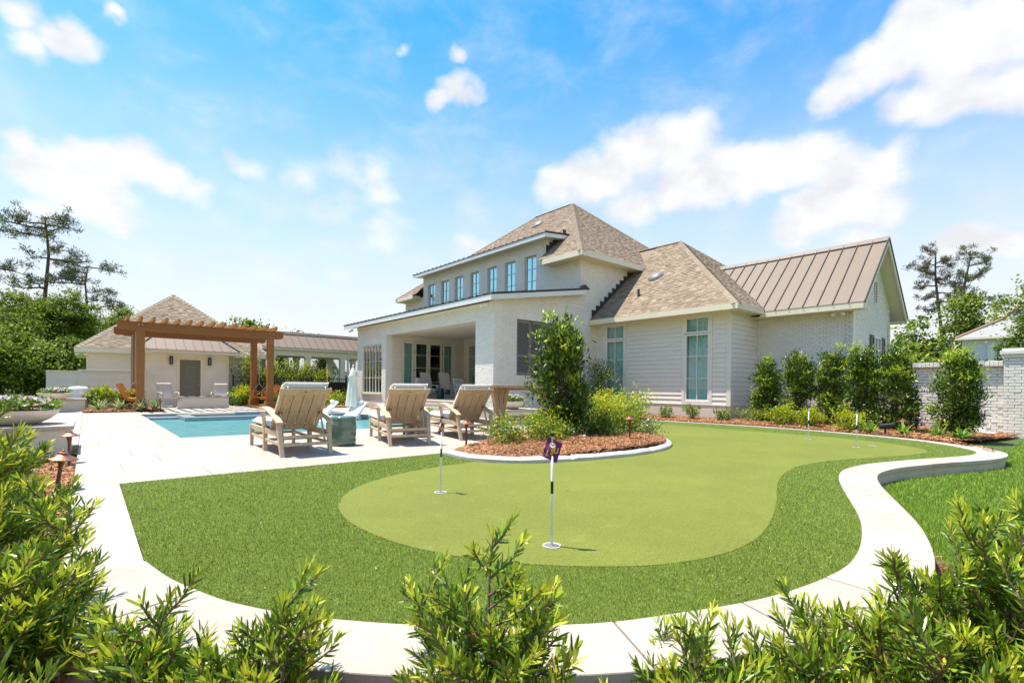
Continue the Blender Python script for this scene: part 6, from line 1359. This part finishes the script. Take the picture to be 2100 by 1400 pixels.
for lab, x, y, h, r, st, sb, sd_, ln in FG: yew(lab, x, y, G0(x, y)-.02, h, r, st, sb, sd_, lean=ln)
strap_plant('grassy clump beside the tilted path light', -.28, 5.75, -.05, 26, .42, .016, 301, 'leaf_strap', name='grass_clump')

# ---- big shrub bed
shrub('tall glossy green shrub standing in the pine straw bed', 6.95, 6.62, .06, 2.1, .56, 8200, 101, .12, .042, shape='col', clumps=105, young=.24, stems=7, scat=.62)
shrub('sprawling lime yellow shrub right of the tall glossy shrub', 8.75, 6.7, .06, .78, .88, 5600, 102, .065, .026, ('leaf_mid','leaf_lime'), .95, 'vase', clumps=110, stems=9, scat=.55)
shrub('lime yellow shrub close behind the tall glossy shrub', 7.85, 6.55, .06, .66, .62, 3400, 103, .06, .024, ('leaf_mid','leaf_lime'), .7, 'vase', clumps=90, stems=8, scat=.55)
shrub('small rose bush with pink blooms at the left tip of the bed', 5.4, 6.4, .05, .42, .34, 1300, 104, .05, .026, ('leaf_mid','leaf_lime'), .45, 'ball', clumps=56, flowers=(('petal_rose','petal_white'),.3,.028), scat=.8)
shrub('small rose bush with pink blooms in front of the trestle table', 6.05, 6.2, .06, .42, .44, 1900, 105, .05, .026, ('leaf_mid','leaf_lime'), .45, 'ball', clumps=76, flowers=(('petal_rose','petal_white'),.25,.028), scat=.8)
shrub('low white flowering plant at the foot of the tall shrub', 6.6, 6.05, .08, .22, .25, 500, 106, .04, .022, ('leaf_dark','leaf_mid'), .3, 'mound', clumps=30, flowers=(('petal_white',),.5,.028))
shrub('low rose bush with pink and white blooms at the right tip of the bed', 8.55, 5.85, .06, .34, .36, 900, 107, .04, .022, ('leaf_dark','leaf_mid'), .3, 'mound', clumps=34, flowers=(('petal_rose','petal_white'),.45,.032))
shrub('low green mound between the tall shrub and the copper light', 7.55, 6.0, .08, .34, .40, 1300, 108, .05, .026, ('leaf_dark','leaf_mid'), .5, 'mound', clumps=56, scat=.7)
shrub('low lime plant at the back right of the island bed', 9.3, 6.75, .06, .42, .38, 1300, 109, .06, .026, ('leaf_mid','leaf_lime'), .9, 'vase', clumps=50, scat=.6)
# ---- house bed
shrub('dark green shrub in front of the left tall window', 15.7, 12.75, .02, 1.98, .68, 3600, 111, .09, .036, shape='col', clumps=90, young=.2, stems=5)
for k, (x, y, r, h) in enumerate(((14.9,11.2,.35,.42),(15.3,9.55,.24,.34),(15.35,8.6,.25,.36),(15.5,7.6,.25,.34))):
    shrub('low leafy plant by the house plinth, %s of four from the left' % ('first','second','third','fourth')[k], x, y, .02, h, r, 380, 120+k, .11, .035, ('leaf_mid','leaf_forest_light'), .35, 'vase', clumps=22, stems=5, group='low plants along the house plinth', scat=.6)
shrub('spreading low juniper like plant at the corner of the siding wing', 15.9, 6.9, .02, .36, .5, 700, 125, .07, .02, ('leaf_mid','leaf_lime'), .5, 'vase', clumps=34, scat=.7)
ROW = [(16.55,6.72,1.86,.55,'leftmost, beside the siding corner'),(16.45,5.75,2.08,.66,'second from the left'),(16.6,4.88,2.0,.62,'third from the left'),(16.2,4.05,2.02,.60,'fourth from the left'),(16.2,3.28,1.98,.72,'fifth from the left'),(15.75,1.98,1.82,.66,'standing alone in front of the brick boundary wall')]
for k, (x, y, h, r, w_) in enumerate(ROW): shrub('tall evergreen hedge shrub, '+w_, x, y, .0, h, r*.77, 8200, 130+k, .10, .036, ('leaf_dark','leaf_young'), .30, 'col', clumps=150, stems=6, group='row of evergreen shrubs before the brick wing', scat=.58)
for k, (x, y, w_) in enumerate(((15.2,5.72,'left'),(15.3,5.0,'middle'),(14.6,3.88,'right'))): shrub('round yellow green box shrub before the hedge, %s one' % w_, x, y, .0, .46, .36, 2400, 140+k, .045, .03, ('leaf_mid','leaf_lime'), .7, 'ball', clumps=80, group='round box shrubs', stems=3, scat=.6)
for k, (x, y, w_) in enumerate(((14.15,3.3,'left of the uplight'),(14.35,2.75,'right of the uplight'),(14.3,2.15,'in front of the lone hedge shrub'),(14.35,1.75,'at the right end of the bed'))): strap_plant('arching strap leaved plant '+w_, x, y, .0, 46, .55, .032, 150+k, group='strap leaved plants in the right bed')
# ---- pergola beds
for k, (x, y, h, r, w_) in enumerate(((.55,25.6,.72,.52,'left'),(1.25,25.9,.70,.45,'behind the left swing'))): shrub('round green shrub by the low sided wall, '+w_, x, y, .02, h, r, 1700, 160+k, .11, .06, ('leaf_mid','leaf_lime'), .42, 'ball', clumps=60, scat=.6)
for k, (x, y, w_) in enumerate(((.35,23.9,'first'),(.95,23.6,'second'),(1.55,22.98,'third'),(2.0,23.3,'fourth'))): strap_plant('variegated flax plant below the left swing, %s from the left' % w_, x, y, .03, 56, .78, .055, 170+k, 'leaf_vari', 'variegated flax plants', 'flax_plant')
shrub('yellow green shrub left of the right pergola posts', 5.8, 26.9, .02, .72, .5, 1500, 180, .11, .06, ('leaf_mid','leaf_lime'), .75, 'ball', clumps=44)
shrub('green shrub behind the right pergola swing', 6.95, 25.6, .02, .6, .45, 900, 181, .08, .045, ('leaf_mid','leaf_lime'), .5, 'ball', clumps=40)
strap_plant('grey green agave by the right pergola post', 6.0, 23.25, .03, 44, .5, .05, 182, 'leaf_vari', name='agave_plant'); strap_plant('small flax plant right of the right pergola post', 6.75, 23.1, .03, 36, .5, .04, 183, 'leaf_vari', name='flax_plant')
for k, (x, y) in enumerate(((8.0,24.3),(8.7,24.4),(9.4,24.5),(10.1,24.4))): shrub('low lime green hedge plant left of the garden window, %s from the left' % ('first','second','third','fourth')[k], x, y, .02, .55, .52, 1300, 190+k, .07, .04, ('leaf_mid','leaf_lime'), .8 if k < 3 else .3, 'ball', clumps=46, group='low lime hedge along the fence bed')
for k, (x, y, w_) in enumerate(((9.35,15.35,'at the right end of the patio steps'),(9.7,12.6,'between the patio steps and the far pedestal'))): strap_plant('bright green fern like plant '+w_, x, y, .02, 60, .5, .05, 196+k, 'leaf_strap', name='fern_plant')
shrub('green plant behind the far flower pedestal', 10.35, 11.9, .02, .62, .4, 600, 199, .08, .04, ('leaf_mid','leaf_lime'), .5, 'ball', clumps=30)
for k, (x, h, r) in enumerate(((6.45,2.35,.66),(6.95,1.5,.6),(7.55,1.95,.65),(8.4,2.0,.7),(9.3,1.95,.7),(10.1,1.75,.6))): shrub('leafy hedge shrub behind the black fence, %s from the left' % ('first','second','third','fourth','fifth','sixth')[k], x, 28.45, .0, h, r, 2600, 200+k, .12, .05, ('leaf_dark','leaf_lime'), .5, 'col' if k == 0 else 'ball', clumps=80, group='hedge behind the black fence')
for k, (x, w_) in enumerate(((9.32,'left'),(12.1,'right'))): shrub('conical magnolia with bronze leaves behind the walkway, %s one' % w_, x, 33.6, .0, 3.15 if k == 0 else 3.2, .95, 2400, 210+k, .2, .09, ('leaf_mag','leaf_dark'), .35, 'cone', cat_='tree', clumps=80, name='magnolia_tree', group='young magnolias beyond the walkway')
# ---- flowers in the bowls
for k, (t, r, h, cols) in enumerate(BOWLS):
    rg = np.random.default_rng(220+k); n = 1500 if k == 0 else 800
    a = rg.random(n)*6.28; q = np.sqrt(rg.random(n))*r*.98; P = np.column_stack([np.cos(a)*q, np.sin(a)*q, h*1.0+.02+.17*rg.random(n)*(1-.5*(q/r)**2)]); D = np.column_stack([np.cos(a), np.sin(a), np.ones(n)])*.5+rg.normal(size=(n,3))*.6
    V, T = leaf_tris(P, D, .075*(.6+.6*rg.random(n)), .042, .2, np.array([[0,0,1.]]), rg); tag(link('foliage', np_mesh('foliage', V, T), 'leaf_mid', t, local=True), kind='stuff')
    m = 130 if k == 0 else 80; a = rg.random(m)*6.28; q = np.sqrt(rg.random(m))*r*1.0; C = np.column_stack([np.cos(a)*q, np.sin(a)*q, h*1.0+.17+.05*rg.random(m)-.11*(q/r)**2]); blossoms(t, C, cols, .044 if k == 0 else .05, rg)
# ---- trees on the left
LT = [(-5.2,57,7.4,2.7,'dense green tree at the far left edge of the wood',0),(-4.5,59.5,8.9,2.1,'bright green broadleaf tree left of the tall pine',1),(-3.3,63.6,8.8,2.6,'broadleaf tree standing behind the tall pine trunk',0),(-2.3,60.5,9.0,2.0,'dense broadleaf tree right of the tall pine',0),(-.6,60.5,9.9,1.9,'pale leaved tree beneath the smaller pine',1),(1.3,63.5,6.4,1.7,'broadleaf tree just left of the pool house roof',0),(2.9,70,9.4,2.2,'open crowned tree above the pool house roof edge',1),(-4.4,46.5,4.6,1.9,'low leafy tree at the left edge of the wood, nearest',1),(-2.6,48.5,4.0,1.7,'low dark tree behind the flower bowls',0),(-1.0,49.5,4.6,1.6,'low dark tree just left of the low sided wall',0),(-7.2,63,9.4,2.8,'dense tree beyond the left frame edge',0),(-5.4,72,9.6,2.8,'far tree filling the wood behind the tall pine',0),(-1.6,72.6,8.8,2.4,'far tree behind the wood, right of the tall pine',0)]
for k, (x, y, h, cr, lab, lt) in enumerate(LT): tree(lab, x, y, -.2, h, cr, 400+k, 15000 if h > 7 else 11000, 140, .21, .135, young=.65 if lt else .35, cb=.10 if lab.find('open') < 0 else .55, group='trees of the left wood', cs=.22)
pine('tallest pine with flat open crown above the left wood', -3.7, 66.5, -.2, [(0,0,0),(.3,0,5.2),(.55,0,9.9),(.78,0,13.7),(.62,0,16.0),(.45,0,17.4)],
     [(17.2,.2,1.7,.1),(17.2,3.0,2.2,.10),(16.6,.4,2.3,.15),(16.3,3.3,3.0,.06),(15.4,0,2.6,.28),(15.4,3.0,2.9,.05),(15.9,1.8,2.2,.15),(15.8,4.8,2.2,.15),(14.6,.15,2.8,.35),(13.6,-.1,2.7,.02),(13.4,3.3,1.6,0),(10.8,2.9,2.4,.03),(10.4,3.4,1.4,.1),(9.2,3.1,3.0,.06),(8.8,.2,1.8,.1)], 501, .27, nn_=40)
pine('smaller pine leaning over the left wood', .06, 65.9, -.2, [(0,0,0),(-.02,0,8.2),(-.25,0,11.2),(-.05,0,13.1)],
     [(13.0,.1,2.4,.0),(12.9,3.0,1.8,.12),(12.4,3.2,2.6,.2),(11.4,3.1,3.6,.08),(10.8,3.3,2.4,-.1),(10.6,0,1.8,.12),(9.0,.2,2.4,.3),(8.6,3.0,1.3,.2),(12.2,1.5,1.5,.15),(9.4,.1,1.8,.2)], 502, .19)
pine('pine at the left frame edge with only branch tips in view', -7.7, 69.4, -.2, [(0,0,0),(.2,0,9),(0,0,17)], [(16.8,0,2.2,.02),(16.3,2.5,2.6,.1),(12.4,.05,2.6,-.02),(12.6,3,3,.1),(15,4.5,2.5,.1)], 503, .25)
# ---- trees on the right
VR, UF = -.71, 2.43      # bearings of picture right and picture left, seen from the garden
pine('left one of the two tall pines beyond the boundary wall', 79.0, 11.1, -.2, [(0,0,0),(-.1,.1,4.7),(-.4,.35,8.2),(-.85,.75,13),(-1.05,.9,15.3),(-1.0,.9,18.2)],
     [(18.0,UF,1.2,.15),(17.4,VR,1.6,.05),(16.6,UF,2.0,.02),(15.8,VR,1.7,.0),(15.1,UF,2.6,-.06),(14.4,VR,1.6,-.05),(13.6,UF,2.6,-.1),(13,VR,1.8,-.1),(12.4,UF,1.8,-.15),(12,VR,1.9,-.12),(11.2,UF,1.0,-.2),(15.5,.8,1.5,.05),(14.5,4,1.5,.05)], 504, .28, 'needle_brown', tuft=.46, nn_=64)
pine('right one of the two tall pines beyond the boundary wall', 80.9, 9.5, -.2, [(0,0,0),(-.1,.1,10.6),(-.25,.25,13.6),(.2,-.2,17.1),(.3,-.25,18.3)],
     [(18.1,UF,1.5,.05),(17.7,VR,1.8,.05),(16.4,VR,2.6,.08),(15.2,UF,1.1,.05),(14.4,VR,2.9,.08),(13.6,UF,1.1,.05),(13,VR,2.5,-.02),(12.2,VR,3.0,-.02),(14,.9,1.6,.05),(14.8,4,1.6,.05),(11.4,VR,3.0,.0)], 505, .28, tuft=.46, nn_=64)
RT = [(63.7,11.1,9.2,1.9,'thin airy tree just right of the brick gable',1,2600,40,.25,.26),(70.2,8.1,11.4,2.3,'leafy tree in front of the right tall pine',1,4200,52,.30,.30),(65.3,9.75,6.4,2.0,'small leafy tree behind the boundary wall below the pines',0,3000,44,.12,.3),(52.5,10.25,5.2,1.6,'low yellow green tree next to the gable corner',1,3600,50,.1,.3)]
for k, (x, y, h, cr, lab, lt, n_, c_, cb, cs) in enumerate(RT): tree(lab, x, y, -.2, h, cr, 450+k, n_, c_, .34, .22, young=.55 if lt else .25, cb=cb, trunk=.13, group='trees beyond the boundary wall', cs=cs)
tree('big dense green tree at the right edge behind the pillar', 52.4, 2.2, -.2, 7.6, 1.75, 460, 15000, 120, .22, .14, mats=('leaf_forest','leaf_mid'), young=.4, cb=.1, group='trees beyond the boundary wall')
tree('taller loose tree rising behind the big tree at the right edge', 66, 3.4, -.2, 12.0, 2.4, 461, 4500, 56, .34, .22, young=.5, cb=.3, group='trees beyond the boundary wall')
for k, (x, y) in enumerate(((-21,16),(-23,24),(-19,8))): pine('tall pine across the garden left of the view, %s' % ('first','second','third')[k], x, y, -.2, [(0,0,0),(.3,.2,12),(0,0,22)], [(21.5-1.1*i, 2.4*i, 2.2+.16*i, .1) for i in range(11)], 520+k, .26, group='pines across the garden mirrored in the upper windows')
# ---- far trees closing the horizon, and those across the garden that the upper windows mirror
for k, (x, y, h, cr, lab) in enumerate(((17,75,11,3.2,'thin far tree top above the pergola rafters'),(24,78,9,3,'far tree behind the neighbour house left'),(40,75,9,3.5,'far tree behind the walkway gap'),(95,40,11,4.5,'far tree right of the house hidden by the gable'),(88,4,9,4,'far tree behind the right neighbour house'))): tree(lab, x, y, -.2, h, cr, 470+k, 3500, 50, .5, .32, cb=.3, group='far trees on the horizon')
for k, (x, y, h) in enumerate(((-24,12,14),(-22,20,16),(-25,27,13),(-20,4,15),(-26,36,16))): tree('tree across the garden left of the view, %s' % ('first','second','third','fourth','fifth')[k], x, y, -.2, h, 3.6, 480+k, 4000, 60, .45, .3, cb=.3, group='trees across the garden mirrored in the upper windows')
